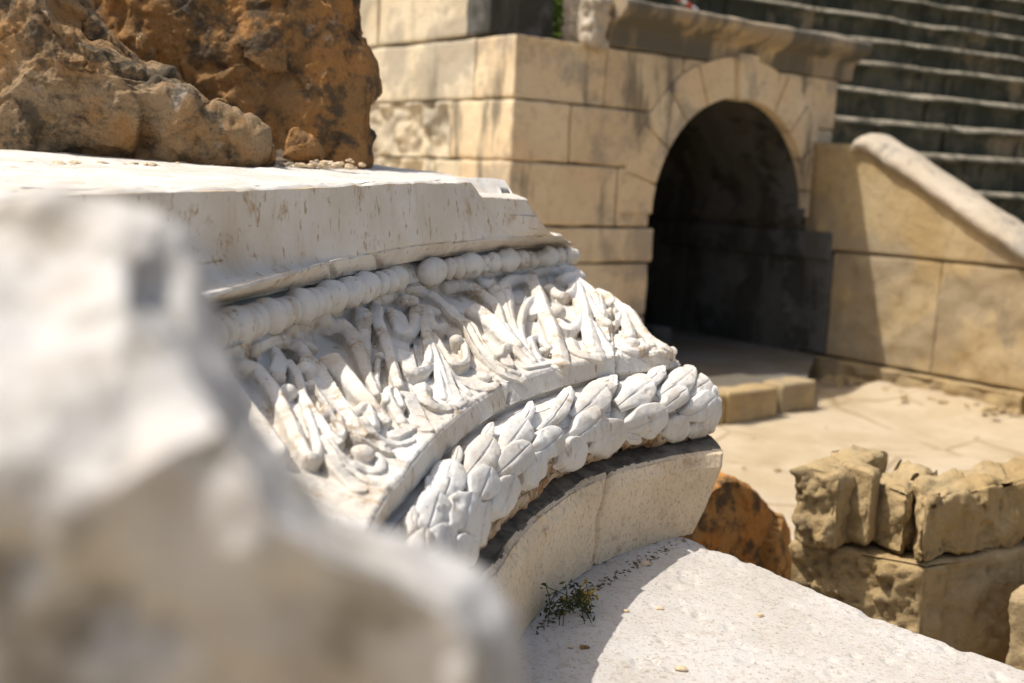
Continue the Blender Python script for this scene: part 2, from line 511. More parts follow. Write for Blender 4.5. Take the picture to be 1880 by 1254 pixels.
# ground sheet
GZ = -0.38
def ground():
    xs = np.concatenate([[-70, -30, -12], np.linspace(-5, 9, 150), [14, 30, 80]])
    ys = np.concatenate([[-25, -6], np.linspace(0.5, 14, 150), [18, 35, 90]])
    X, Y = np.meshgrid(xs, ys, indexing='ij')
    P = np.stack([X, Y, 0 * X], -1)
    P[..., 2] = GZ + 0.035 * fbm(P, 0.9, 5, 3) + 0.012 * fbm(P, 6, 3, 5) - 0.01
    # rubble heaped along the foot of the parapet
    q = P - J0
    a = q @ AX; b = q @ BX
    m = smooth(1 - np.abs(b - (BR - 0.22)) / 0.55) * smooth((-a - 0.8) / 0.5) * smooth((2.6 + a) / 1.0 + 0.3)
    P[..., 2] += m * (0.11 + 0.06 * fbm(P, 5, 4, 8))
    o = link('ground', mesh_np('ground', P.reshape(-1, 3), grid_faces(len(xs), len(ys))), M['ground'])
    tag(o, kind='structure')
ground()

def rubble():
    parts = []
    r = random.Random(9)
    for i in range(170):
        if i < 130:
            a, b = -r.uniform(0.7, 2.6), BR - 0.14 - abs(r.gauss(0, 0.18))
        else:
            a, b = -r.uniform(0.4, 5.5), r.uniform(-1.6, 2.2)
        sz = r.uniform(0.008, 0.03) * (1 if i < 130 else 0.7)
        p = wp(a, b, GZ + 0.012 + (0.07 if i < 130 else 0.0))
        if -1.6 < a and i >= 130: continue
        parts.append(blob_np(p, (sz * 1.4, sz, sz * 0.7), 1500 + i, 0.4, 9, 6))
    V, F = join(parts)
    o = link('rubble', mesh_np('rubble', V, F, False), M['boulder'], None, V.mean(0))
    tag(o, 'small tan rubble scattered over the court floor and heaped at the parapet foot', 'rubble', kind='stuff')
rubble()

# --- arched wall ---------------------------------------------------
wall = thing('arched_wall', wp(0, 0, 0), 'tan ashlar wall with a round arched doorway and dark streaked cornice', 'wall')

def ashlar(blocks, name, mat, seed0=0, parent=wall, gap=0.011):
    parts = []
    for i, bl in enumerate(blocks):
        a0, a1, b0, b1, z0, z1 = bl[:6]
        opt = bl[6] if len(bl) > 6 else {}
        kw = dict(res=0.04, bevel=0.022, amp=0.016, freq=3.5, seed=seed0 + i)
        kw.update(opt)
        j = 0.004 * math.sin(i * 7.1 + seed0)
        c = wp((a0 + a1) / 2 + j, (b0 + b1) / 2 - j, (z0 + z1) / 2)
        parts.append(rough_box_np(c, AX, BX, ZX, (a1 - a0, b1 - b0 - gap, z1 - z0 - gap), **kw))
    V, F = join(parts)
    me = mesh_np(name, V, F)
    tint = np.concatenate([np.full(len(p[0]), abs(math.sin(12.9 * i + seed0 * 3.1))) for i, p in enumerate(parts)])
    if len(me.vertices) == len(tint):
        me.attributes.new('tint', 'FLOAT', 'POINT').data.foreach_set('value', (tint * 0.8).astype(np.float32))
    return link(name, me, mat, parent)

CB = -1.68
ashlar([
    (0, 0.55, CB, -0.66, 2.16, 2.68, dict(face_amp={'-x': 0.035})),
    (0, 0.88, CB, -1.04, 1.655, 2.16),
    (0, 0.70, CB, -0.45, 1.12, 1.655),
    (-0.02, 0.60, CB - 0.02, 0.03, 0.80, 1.12),
    (0, 0.75, CB, -0.9, 0.30, 0.80), (0, 0.75, CB, 0.0, -0.45, 0.30),
    (0, 0.5, -0.66, 0.30, 2.16, 2.68), (0, 0.5, 0.30, 0.78, 2.42, 2.68),
    (0, 0.5, -1.04, 0.02, 1.655, 2.16), (0, 0.5, -0.45, -0.03, 1.12, 1.655),
    (0, 0.5, -0.9, 0.0, 0.30, 0.80),
    (0, 0.5, 1.48, 1.95, 2.42, 2.68), (0, 0.3, 1.93, 2.62, 2.16, 2.68), (0, 0.08, 2.26, 2.60, 1.60, 2.16), (0, 0.06, 2.31, 2.60, -0.4, 1.60),
], 'front_ashlar', M['lime'], 10)
ashlar([
    (0.55, 2.9, CB, CB + 0.5, 2.16, 2.68),
    (0.88, 2.35, CB, CB + 0.5, 1.655, 2.16, dict(face_amp={'-y': 0.10}, freq=6.0, res=0.03)),
    (2.35, 4.0, CB, CB + 0.5, 1.655, 2.16),
    (0.70, 1.1, CB, CB + 0.5, 1.12, 1.655), (1.1, 2.6, CB, CB + 0.5, 1.12, 1.655, dict(face_amp={'-y': 0.09}, freq=6.0, res=0.03)),
    (2.6, 4.0, CB, CB + 0.5, 1.12, 1.655), (2.9, 4.5, CB, CB + 0.5, 2.16, 2.68),
    (0.60, 2.4, CB, CB + 0.5, 0.80, 1.12), (0.75, 2.9, CB, CB + 0.5, -0.45, 0.80),
], 'side_ashlar', M['lime_sunlit'], 60)
# the wall goes on rising above the picture, set back on its ledge
up_blocks = []
z = 2.695
for k in range(2):
    h = 0.62 if k else 0.60
    up_blocks += [(0.40, 2.14, CB + 0.01, CB + 0.50, z, z + h), (2.18, 4.4, CB + 0.01, CB + 0.50, z, z + h)]
    z += h
ashlar(up_blocks[:2], 'upper_ashlar', M['lime_sunlit'], 130)
ashlar([(0.37, 0.72, CB + 0.005, -0.98, 2.695, 3.295)], 'upper_return', M['shade_stain'], 150)
ashlar(up_blocks[2:], 'tower_ashlar', M['lime_sunlit'], 160)

# voussoirs
AC_B, AC_Z, RI, RO = 1.12, 1.24, 1.135, 1.53
def voussoir_np(d0, d1, ri, ro, a0, a1, seed):
    n, m = 10, 6
    th = np.radians(np.linspace(d0, d1, n)); rr = np.linspace(ri, ro, m)
    def face(a):
        T, R_ = np.meshgrid(th, rr, indexing='ij')
        P = wp(0, 0, 0) + AX * a + BX * (AC_B + R_ * np.cos(T))[..., None] + ZX * (AC_Z + R_ * np.sin(T))[..., None]
        return P
    aa = [a1, a0 + 0.012, a0]
    f = [face(a) for a in aa]
    C = f[2].mean((0, 1))
    f[2] = C + (f[2] - C) * 0.965
    ring = []
    for P in f:
        ring.append(np.concatenate([P[:, 0], P[-1, 1:], P[-2::-1, -1], P[0, -2:0:-1]]))
    R3 = np.array(ring)
    k = R3.shape[1]
    parts = [(R3.reshape(-1, 3), grid_faces(3, k, close_v=True)), (f[2].reshape(-1, 3), grid_faces(n, m))]
    V, F = join(parts)
    V = V + 0.006 * fbm(V, 4, 3, seed)[:, None] * (-AX)
    return V, F
angs = [180, 166, 148, 131, 115, 95.5, 84.5, 65, 49, 32, 14, 0]
for i in range(len(angs) - 1):
    key = (i == 5)
    a0 = -0.07 if key else -0.022
    V, F = voussoir_np(angs[i] - 0.35, angs[i + 1] + 0.35, RI - (0.02 if key else 0), RO + (0.02 if key else 0.02 * math.sin(i * 3)), a0, 0.10, i)
    link('keystone' if key else 'voussoir', mesh_np('voussoir', V, F), M['lime'], wall)

# cornice: two lengths with a moulded, projecting top
def cornice(b0, b1, seed, name):
    prof = [(0.45, 2.685), (0.0, 2.685), (-0.005, 2.80), (-0.02, 2.86), (-0.09, 2.90), (-0.16, 2.935), (-0.21, 2.985), (-0.22, 3.045), (-0.17, 3.075), (0.05, 3.08), (0.45, 3.09)]
    prof = line_resample(prof, 70)
    bs = np.linspace(b0, b1, 60)
    P = np.array([[wp(p[0], b, p[1]) for p in prof] for b in bs])
    N = grid_normals(P)
    if N[30, 10] @ AX > 0: N = -N
    P = P + N * (0.014 * fbm(P, 3.5, 5, seed) * smooth((P[..., 2:3][..., 0] - 2.7) / 0.15))[..., None]
    caps = []
    for k in (0, -1):
        row = P[k]; c = row.mean(0)
        caps.append((np.array([c + (row - c) * s for s in (1, 0.66, 0.33, 0.01)]).reshape(-1, 3), grid_faces(4, len(row))))
    V, F = join([(P.reshape(-1, 3), grid_faces(60, 70))] + caps)
    o = link(name, mesh_np(name, V, F), M['lime_dark'], wall)
    return o
cornice(-0.66, 1.235, 4, 'cornice')
cornice(1.25, 2.84, 5, 'cornice')
V, F = rough_box_np(wp(0.16, -0.79, 2.88), AX, BX, ZX, (0.42, 0.26, 0.46), res=0.02, bevel=0.09, amp=0.09, freq=5, seed=31, fac=0.25, nfac=30)
link('broken_cornice_end', mesh_np('broken', V, F), M['coping'], wall)

# vaulted passage behind the arch
def passage():
    parts = []
    aa = np.linspace(0.012, 4.2, 18)
    th = np.radians(np.linspace(0, 180, 28))
    sec = [(AC_B + (RI + 0.012) * math.cos(t), AC_Z + (RI + 0.012) * math.sin(t)) for t in th]
    sec = [(BR - 0.0, -0.3), (BR - 0.0, 0.6), (BR - 0.0, 1.18), (BR - 0.05, 1.19)] + sec[1:] + [(0.0, 0.6), (0.0, -0.3)]
    P = np.array([[wp(a, b, z) for b, z in sec] for a in aa])
    P = P + 0.012 * fbm(P, 3, 4, 2)[..., None] * smooth((np.arange(len(aa)) - 0.5) / 2)[:, None, None]
    parts.append((P.reshape(-1, 3), grid_faces(len(aa), len(sec))))
    back = np.array([[wp(4.2, b, z) for b in (-0.5, 1.1, 2.8)] for z in (-0.4, 1.2, 2.8)])
    parts.append((back.reshape(-1, 3), grid_faces(3, 3)))
    V, F = join(parts)
    link('passage_vault', mesh_np('passage_vault', V, F), M['shade_stain'], wall)
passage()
ashlar([(-0.35, 4.0, BR - 0.04, BR + 0.2, 0.82, 1.12, dict(amp=0.012))], 'impost_band', M['shade_stain'], 210)  # near-black colour carries the passage shade onto this band

# pole on the cornice
pole = thing('striped_pole', wp(-0.05, 0.72, 3.1), 'red and white striped stick lying on the cornice above the arch', 'pole')
p0 = on_plane(1279, 21, wp(-0.1, 0, 0), AX); p1 = on_plane(1228, -16, wp(-0.1, 0, 0), AX)
d = p1 - p0
for k in range(5):
    a = p0 + d * k / 5; b = p0 + d * (k + 0.97) / 5
    ez = (b - a) / np.linalg.norm(b - a); ex = np.cross(ez, AX); ex /= np.linalg.norm(ex)
    V, F = rough_box_np((a + b) / 2, ex, np.cross(ez, ex), ez, (0.045, 0.045, np.linalg.norm(b - a)), res=0.03, bevel=0.015, amp=0.0)
    link('red_band' if k % 2 else 'white_band', mesh_np('band', V, F), M['red_paint' if k % 2 else 'white_paint'], pole)

# --- parapet wall --------------------------------------------------
par = thing('parapet_wall', wp(-2, BR, 0), 'low tan wall with a sloping rounded coping right of the arch', 'wall')
ashlar([(-0.36, 0.06, BR, BR + 0.5, -0.15, 0.93)], 'jamb_block', M['shade_stain'], 290, par)  # near-black colour stands in for the shadow beside the arch
ashlar([(-1.58, -0.36, BR, BR + 0.5, -0.15, 0.93, dict(face_amp={'-y': 0.03})),
        (-3.4, -1.58, BR, BR + 0.5, -0.15, 0.93, dict(face_amp={'-y': 0.025}))], 'lower_course', M['parapet'], 300, par)
def slope_block():
    out = np.array([(-0.02, 0.937), (-2.62, 0.937), (-2.50, 1.00), (-2.40, 1.08), (-0.78, 1.92), (-0.62, 2.0), (-0.02, 2.02)])
    O = poly_resample(out, 260)
    c = O.mean(0)
    rows = []
    for b, k in ((BR + 0.45, 0.0), (BR + 0.45, 1.0), (BR + 0.02, 1.0), (BR, 0.992), (BR, 0.9), (BR, 0.7), (BR, 0.5), (BR, 0.25), (BR, 0.0)):
        Q = c + (O - c) * k
        rows.append(np.array([wp(q[0], b, q[1]) for q in Q]))
    G = np.array(rows)
    G = G + (0.012 * fbm(G, 3, 5, 6))[..., None] * (-BX)
    return G.reshape(-1, 3), grid_faces(len(rows), 260, close_v=True)
V, F = slope_block()
link('sloping_course', mesh_np('sloping_course', V, F), M['parapet'], par)
def coping():
    path = np.array([(-0.53, 1.94), (-0.57, 2.0), (-0.68, 2.0), (-1.1, 1.79), (-1.7, 1.46), (-2.3, 1.13), (-2.55, 0.99), (-2.7, 0.95)])
    pth = line_resample(path, 80)
    rows = []
    for i, q in enumerate(pth):
        t = pth[min(i + 1, 79)] - pth[max(i - 1, 0)]; t /= np.linalg.norm(t)
        nrm = np.array([t[1], -t[0]]) if t[0] < 0 and False else np.array([-t[1], t[0]])
        if nrm[1] < 0: nrm = -nrm
        w = 0.14 * min(1, 0.35 + i / 6.0)
        ring = []
        for s in np.linspace(0, 2 * math.pi, 24, endpoint=False):
            off = nrm * w * math.sin(s) * 0.85
            ring.append(wp(q[0] + off[0], BR + 0.17 - 0.27 * math.cos(s), q[1] + off[1]))
        rows.append(ring)
    G = np.array(rows)
    G = G + 0.022 * fbm(G, 4, 5, 3)[..., None]
    cap = np.array([[G[-1].mean(0) + (p - G[-1].mean(0)) * s for p in G[-1]] for s in (1, 0.5, 0.01)])
    cap0 = np.array([[G[0].mean(0) + (p - G[0].mean(0)) * s for p in G[0]] for s in (1, 0.5, 0.01)])
    return join([(G.reshape(-1, 3), grid_faces(80, 24, close_v=True)), (cap.reshape(-1, 3), grid_faces(3, 24, close_v=True)), (cap0.reshape(-1, 3), grid_faces(3, 24, close_v=True))])
V, F = coping()
link('coping', mesh_np('coping', V, F), M['coping'], par)
ashlar([(-2.55, -0.7, BR - 0.10, BR + 0.5, -0.45, -0.155, dict(face_amp={'-y': 0.06}, freq=7, res=0.03, bevel=0.03)),
        (-4.2, -2.57, BR - 0.10, BR + 0.5, -0.45, -0.16, dict(face_amp={'-y': 0.06}, freq=7, res=0.03, bevel=0.03)),
        (-0.7, 0.2, BR - 0.10, BR + 0.5, -0.45, -0.155, dict(face_amp={'-y': 0.03}))], 'plinth', M['parapet'], 330, par)

# --- stone seating -------------------------------------------------
def seating():
    root = thing('stone_seating', (6, 12.5, 0), 'dark lichen covered rows of stone theatre seats rising behind the arch', 'seating')
    az = math.radians(62)
    D = np.array([math.sin(az), math.cos(az), 0]); N = np.array([-D[1], D[0], 0])   # N points back, up the slope
    for k in range(13):
        d = 12.2 + 0.75 * k
        zt = 1.52 - 0.28 + 0.38 * k
        P0 = np.array([d * 0.4468, d, 0])
        tread = 0.95
        prof = [(tread, zt - 0.9), (0.05, zt - 0.42), (0.05, zt - 0.20), (0.035, zt - 0.11), (-0.01, zt - 0.10), (-0.03, zt - 0.08), (-0.028, zt - 0.06), (-0.005, zt - 0.025), (0.04, zt - 0.006), (0.10, zt), (0.4, zt + 0.0), (tread, zt - 0.005)]
        prof = line_resample(prof, 64)
        s = np.linspace(-(1.5 + .745 * k) if k < 4 else -(5.4 + .745 * k), 9, 620)
        G = P0 + D * s[:, None, None] + N * prof[None, :, 0:1] + ZX * prof[None, :, 1:2]
        # slight curve of the rows, worn and chipped noses
        G = G - N * (0.0015 * (s[:, None, None] + 3) ** 2)
        blkid = np.floor(s / 1.25 + 0.37 * k + 0.25 * np.sin(s * 0.9 + k))
        fr_ = (s / 1.25 + 0.37 * k + 0.25 * np.sin(s * 0.9 + k)) - blkid
        rb = np.array([math.sin(12.9 * q + 4.1 * k) for q in blkid])
        G = G + N * (0.018 * rb)[:, None, None] + ZX * (0.014 * np.roll(rb, 3))[:, None, None]
        G = G + N * (0.05 * (np.minimum(fr_, 1 - fr_) < 0.02))[:, None, None]
        near = np.exp(-((prof[:, 1] - (zt - 0.03)) / 0.08) ** 2) * (prof[:, 0] < 0.2)
        nz = 0.022 * fbm(G, 2.5, 5, 40 + k) + near[None] * (-0.06 * np.clip(fbm(G, 1.3, 5, 60 + k) + 0.05, 0, 1) * 2)
        G = G - N * nz[..., None] * -1 * -1 + ZX * (near[None] * -0.05 * np.clip(fbm(G, 1.7, 4, 80 + k), 0, 1))[..., None]
        F = grid_faces(620, 64)
        me = mesh_np('seat_tier', G.reshape(-1, 3), F)
        o = link('seat_tier', me, M['seat'], root)
        me.materials.append(M['tread'])
        pi = np.zeros((619, 63), np.int32); pi[:, [j for j in range(63) if prof[j, 1] > zt - 0.075 and prof[j, 0] < 0.1 or prof[j, 1] > zt - 0.01]] = 1
        me.polygons.foreach_set('material_index', pi.ravel())
    return root
seating()

# --- paved step in front of the arch ------------------------------
def platform():
    root = thing('stone_step', wp(-1.0, 1.0, 0), 'shaded paved step with a curved kerb in front of the archway', 'step')
    edge_px = [(1235, 716), (1330, 722), (1390, 717), (1432, 709), (1478, 703)]
    E_ = np.array([on_z(x, y, -0.15) for x, y in edge_px])
    E2 = line_resample(E_, 50)
    left = np.array([E2[0] + (wp(-0.2, -0.4, -0.15) - E2[0]) * t for t in np.linspace(0, 1, 12)])[1:]
    top = np.concatenate([E2[::-1], left])
    # fan of rows from kerb to the passage
    backs = np.array([wp(4.0, b, -0.15) for b in np.linspace(BR, -0.2, len(top))])
    mids = np.array([wp(-0.3, b, -0.15) for b in np.linspace(BR - 0.05, -0.1, len(top))])
    rows = [top * [1, 1, 0] + [0, 0, GZ - 0.05], top.copy()]
    for t in np.linspace(0, 1, 14)[1:]: rows.append(top + (mids - top) * t)
    for t in np.linspace(0, 1, 6)[1:]: rows.append(mids + (backs - mids) * t)
    G = np.array(rows)
    G[1:, :, 2] += 0.012 * fbm(G[1:], 3, 4, 12)
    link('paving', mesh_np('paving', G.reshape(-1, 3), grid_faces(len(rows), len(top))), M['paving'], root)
    def kerb(a, b, seed):
        a = np.array(a); b = np.array(b); e = (b - a); L = np.linalg.norm(e); e /= L
        n = np.array([-e[1], e[0], 0])
        V, F = rough_box_np((a + b) / 2 + n * 0.07 - ZX * 0.12, e, n, ZX, (L, 0.24, 0.27), res=0.02, bevel=0.03, amp=0.012, freq=7, seed=seed)
        link('kerb_stone', mesh_np('kerb_stone', V, F), M['parapet'], root)
    K = [on_z(x, y, -0.135) for x, y in ((1250, 722), (1330, 723), (1424, 712), (1430, 708), (1492, 699))]
    kerb(K[0], K[1], 3); kerb(K[1], K[2], 1); kerb(K[3], K[4], 2)
    return root
platform()
c = on_z(1212, 632, -0.15)
V, F = rough_box_np(c + ZX * 0.07 + AX * 0.1, AX, BX, ZX, (0.25, 0.30, 0.22), res=0.03, bevel=0.02, amp=0.01, freq=6, seed=8)
o = link('stone_block', mesh_np('stone_block', V, F), M['shade_stain'], None, c)
tag(o, 'small squared grey block standing on the floor just inside the archway', 'stone block')

# --- shrub behind the wall -----------------------------------------
def shrub():
    c = at_depth(1035, 10, 11.8)
    root = thing('shrub', (c[0], c[1], 2.3), 'yellow green leafy shrub in the gap behind the wall top', 'shrub')
    Vs, Fs = [], []
    n = 1500
    D = rng.normal(size=(n, 3)); D /= np.linalg.norm(D, axis=1)[:, None]
    R_ = rng.random(n) ** 0.45
    C = c + np.array([0.0, 0, -0.12]) + D * R_[:, None] * [0.62, 0.62, 0.55]
    for i in range(n):
        u = rng.normal(size=3); u /= np.linalg.norm(u); v = np.cross(u, rng.normal(size=3)); v /= np.linalg.norm(v)
        s = 0.05
        Vs += [C[i] - u * s, C[i] + v * s * 0.45, C[i] + u * s, C[i] - v * s * 0.45]
    F = np.arange(4 * n).reshape(-1, 4)
    link('foliage', mesh_np('foliage', np.array(Vs), F, False), M['leaf_green'], root)
    st = []
    for k in range(5):
        e = c + rng.normal(size=3) * [0.3, 0.3, 0.15]; b = np.array([c[0] + 0.05 * k - 0.1, c[1], 2.0])
        ez = (e - b); L = np.linalg.norm(ez); ez /= L; ex = np.cross(ez, [0, 1, 0.1]); ex /= np.linalg.norm(ex)
        st.append(rough_box_np((e + b) / 2, ex, np.cross(ez, ex), ez, (0.03, 0.03, L), res=0.2, bevel=0.01, amp=0.0))
    V, F = join(st)
    link('stem', mesh_np('stem', V, F), M['stem'], root)
shrub()

# ------------------------------------------------------------------ carved marble block
TU = np.array([0.03, -0.03, 1.0]); TU /= np.linalg.norm(TU)
TXx = np.array([1.0, 0, 0]); TXx = TXx - TU * (TXx @ TU); TXx /= np.linalg.norm(TXx)
TYy = np.cross(TU, TXx)
BC = np.array([1.15, 1.55])                          # centre the concave face looks to
BO = CAM + np.array([BC[0], BC[1], 0])
def blk_hit(xy, z):
    xy = np.asarray(xy, float)
    zz = np.asarray(z, float)
    d = ray(xy[:, 0], xy[:, 1])
    t = ((BO - CAM) @ TU + zz) / (d @ TU)
    p = CAM + d * np.broadcast_to(t, (len(xy),))[:, None] - BO
    x, y = p @ TXx, p @ TYy
    th = np.arctan2(y, x); th = np.where(th < 0, th + 2 * math.pi, th)
    return np.hypot(x, y), th
def blk_pos(r, th, z):
    return BO + (r * np.cos(th))[..., None] * TXx + (r * np.sin(th))[..., None] * TYy + np.asarray(z)[..., None] * TU

LN = {
 'T': (-.107, [(231, 356), (335, 352), (484, 348), (600, 343), (700, 341), (760, 339), (860, 336)], (960, 334)),
 'F1': (-.2525, [(387, 538), (454, 518), (547, 495.5), (611, 479), (685, 464), (760, 449), (871, 438), (1035, 432)], (1043, 434)),
 'F2': (-.298, [(398, 570), (454, 544), (529, 525), (592, 516), (700, 490), (760, 479), (908, 466), (1039, 449)], (1050, 450)),
 'B2': (-.355, [(439, 657), (529, 605), (588, 583), (648, 561), (722, 538), (797, 523), (886, 508.5), (983, 497), (1050, 490)], (1078, 497)),
 'G1': (-.50, [(727, 895), (749, 850), (808, 794), (849, 755), (931, 707), (1005, 681), (1128, 654), (1236, 647)], (1243, 648)),
 'G2': (-.545, [(727, 940), (779, 861), (841, 815), (931, 748), (1054, 707), (1128, 688), (1255, 677)], (1268, 679)),
 'W2': (-.69, [(868, 1044), (913, 966), (972, 910), (1062, 861.5), (1158.5, 828), (1300, 794)], (1334, 796)),
 'C': (-.73, [(905, 1055), (957, 988), (1009.6, 947), (1121, 872.6), (1300, 835)], (1348, 838)),
 'H': (-.93, [(950, 1170.5), (983.5, 1133), (1099, 1040), (1177, 1010), (1270, 977)], (1274, 975)),
}
NU = 1150
TH0 = 3.42
rG, tG = blk_hit(LN['G1'][1], LN['G1'][0])
pG = np.polyfit(tG, rG, 3)
def baseR(th):
    lo, hi = tG.min() - 0.02, tG.max() + 0.02
    tc = np.clip(th, lo, hi)
    return np.polyval(pG, tc) + np.polyval(np.polyder(pG), tc) * (th - tc) * 0.6
ST = {}
UU = np.linspace(0, 1, NU)
for k, (zk, pts, end) in LN.items():
    r, th = blk_hit(pts, zk)
    deg = 2 if len(pts) > 5 else 1
    off = np.polyfit(th, r - baseR(th), deg)
    te = blk_hit([end], zk)[1][0]
    if k == 'T': te = blk_hit([(978, 371)], -0.152)[1][0]
    T_ = TH0 + UU * (te - TH0)
    tc = np.clip(T_, th.min() - 0.03, th.max() + 0.06)
    R_ = baseR(T_) + np.polyval(off, tc)
    ST[k] = [R_, T_, np.full(NU, zk)]

def mixst(a, b, fr, fz, out=0.0, dz=0.0):
    ft = (fr + fz) / 2
    return [a[0] + (b[0] - a[0]) * fr - out, a[1] + (b[1] - a[1]) * ft, a[2] + (b[2] - a[2]) * fz + dz]
def off(a, out=0.0, dz=0.0): return [a[0] - out, a[1], a[2] + dz]
def edge_noise(st, seed, ar=0.004, az=0.003, chip=0.012, cf=11):
    P = blk_pos(*st)
    n1 = fbm(P, 14, 4, seed); n2 = np.clip(fbm(P, cf, 4, seed + 3) - 0.12, 0, 1) * 3
    return [st[0] + ar * n1 + chip * n2 * 0.7, st[1], st[2] + az * fbm(P, 18, 3, seed + 7) - chip * n2 * 0.5]

def resample_rows(rows, nv):
    S = np.array(rows)                         # [k,3,NU]
    P = np.array([blk_pos(*s) for s in rows]).mean(1)
    L = np.r_[0, np.cumsum(np.linalg.norm(np.diff(P, axis=0), axis=1))]
    t = np.unique(np.concatenate([np.linspace(0, L[-1], nv), L]).round(6))
    out = np.empty((len(t), 3, S.shape[2]))
    for a in range(3):
        for j in range(len(t)):
            i = min(np.searchsorted(L, t[j], side='right') - 1, len(L) - 2)
            f = (t[j] - L[i]) / (L[i + 1] - L[i] + 1e-12)
            out[j, a] = S[i, a] * (1 - f) + S[i + 1, a] * f
    return out, t / L[-1]

def strip_np(rows, nv, step=1, amp=0.0015, freq=30, seed=0, endcap=0.35, field=None, round_end=0.0, fine=0.0006):
    S, v = resample_rows(rows, nv)
    S = S[:, :, ::step]
    G = np.array([blk_pos(S[j, 0], S[j, 1], S[j, 2]) for j in range(len(v))])      # [nv,nu,3]
    G = np.swapaxes(G, 0, 1)                                                    # [nu,nv,3]
    N = grid_normals(G)
    inward = -(G - BO); inward -= (inward @ TU)[..., None] * TU
    ref = inward / np.linalg.norm(inward, axis=-1, keepdims=True) + TU * 0.6
    if (N * ref).sum(-1).mean() < 0: N = -N
    h = amp * fbm(G, freq, 4, seed) + fine * fbm(G, freq * 6, 3, seed + 1)
    if field is not None: h = h + field(G, N, v)
    G2 = G + N * h[..., None]
    if round_end:
        u = np.linspace(0, 1, G2.shape[0])
        e = np.clip((u - (1 - round_end)) / round_end, 0, 1) ** 3
        d = -inward / np.linalg.norm(inward, axis=-1, keepdims=True)
        G2 = G2 + d * (e * 0.035)[:, None, None]
    if endcap:
        last = G2[-1]
        rad = (last - BO); rad -= (rad @ TU)[:, None] * TU; rad /= np.linalg.norm(rad, axis=1)[:, None]
        cols = [G2]
        for s in (0.03, 0.1, 0.2, 1.0):
            q = last + rad * endcap * s
            q = q + 0.006 * fbm(q, 25, 3, seed + 2)[:, None]
            cols.append(q[None])
        first = G2[0]
        rad0 = (first - BO); rad0 -= (rad0 @ TU)[:, None] * TU; rad0 /= np.linalg.norm(rad0, axis=1)[:, None]
        for s in (0.03, 0.1, 0.3, 1.6):
            cols.insert(0, (first + rad0 * endcap * s + 0.006 * fbm(first + rad0 * s, 25, 3, seed + 4)[:, None])[None])
        G2 = np.concatenate(cols, 0)
    F = grid_faces(G2.shape[0], G2.shape[1])
    return G2, F, N, h

def strip(name, rows, nv, mat, parent, **kw):
    G, F, N, h = strip_np(rows, nv, **kw)
    a, b, c_ = G[10, 3], G[11, 3], G[11, 4]
    me = mesh_np(name, G.reshape(-1, 3), F)
    return link(name, me, mat, parent), G

blk = thing('carved_block', blk_pos(ST['H'][0][600:601] + 0.3, ST['H'][1][600:601], ST['H'][2][600:601])[0],
            'white marble block carved with bead, acanthus and laurel leaf bands, curving away in focus', 'carved stone')

# broken lip of the top edge near the far end
pxT = project(blk_pos(*ST['T']))[:, 0]
lip = smooth((pxT - 862) / 22.0)
Tst = edge_noise(ST['T'], 21, 0.003, 0.0015, 0.007, 12)
Tst = [Tst[0] - 0.010 * lip, Tst[1], Tst[2] - 0.040 * lip]
F1 = edge_noise(ST['F1'], 31, 0.002, 0.0015, 0.006, 14)
F2 = edge_noise(ST['F2'], 32, 0.002, 0.0015, 0.004, 16)
G1 = edge_noise(ST['G1'], 33, 0.003, 0.002, 0.010, 12)
G2 = edge_noise(ST['G2'], 34, 0.002, 0.0015, 0.004, 16)
B2 = ST['B2']

# top bed
top_rows = [off(Tst, -0.0), [Tst[0] + 0.006, Tst[1], Tst[2] + 0.004 + 0.0 * lip], [Tst[0] + 0.03 + 0.05 * lip, Tst[1], Tst[2] + 0.006 + 0.004 * lip],
            [Tst[0] + 0.045 + 0.085 * lip, Tst[1], ST['T'][2] + 0.004 + 0.004 * np.sin(UU * 60)]] + \
           [[ST['T'][0] + s, ST['T'][1], ST['T'][2] + 0.0] for s in (0.16, 0.3, 0.5, 0.8, 1.3)]
strip('top_bed', top_rows, 150, M['marble_top'], blk, step=2, amp=0.008, freq=11, seed=3, endcap=0.0)
# drop at the far end of the top bed
er = [[s[0][-1:], s[1][-1:], s[2][-1:]] for s in top_rows]
top_edge = np.array([blk_pos(*e)[0] for e in er])
top_edge = line_resample(top_edge, 60)
dst_ = np.linalg.norm(top_edge - top_edge[0], axis=1)
drp_ = 0.09 + 0.89 * smooth((dst_ - 0.30) / 0.08)
EG = np.array([top_edge + 0.008 * fbm(top_edge, 12, 4, 4)[:, None] - TU * (s * drp_)[:, None] + (0.02 * fbm(top_edge - TU * s, 9, 4, 5) * drp_)[:, None] * TXx * min(1, s * 20) for s in (0, 0.01, 0.05, 0.12, 0.3, 0.85)])
link('end_face', mesh_np('end_face', EG.reshape(-1, 3), grid_faces(6, 60)), M['base'], blk)

# cavetto
Tb = [ST['T'][0] - 0.010 * lip, ST['T'][1], ST['T'][2] - 0.040 * lip]
cav = [Tst, mixst(Tst, Tb, 0.6, 0.6, 0, -0.008)] + [mixst(Tb, F1, 1 - math.cos(t * math.pi / 2) ** 0.60, math.sin(t * math.pi / 2) ** 0.60) for t in np.linspace(0.10, 0.96, 17)] + [F1]
strip('cavetto', cav, 46, M['marble'], blk, step=2, amp=0.0014, freq=9, seed=5)
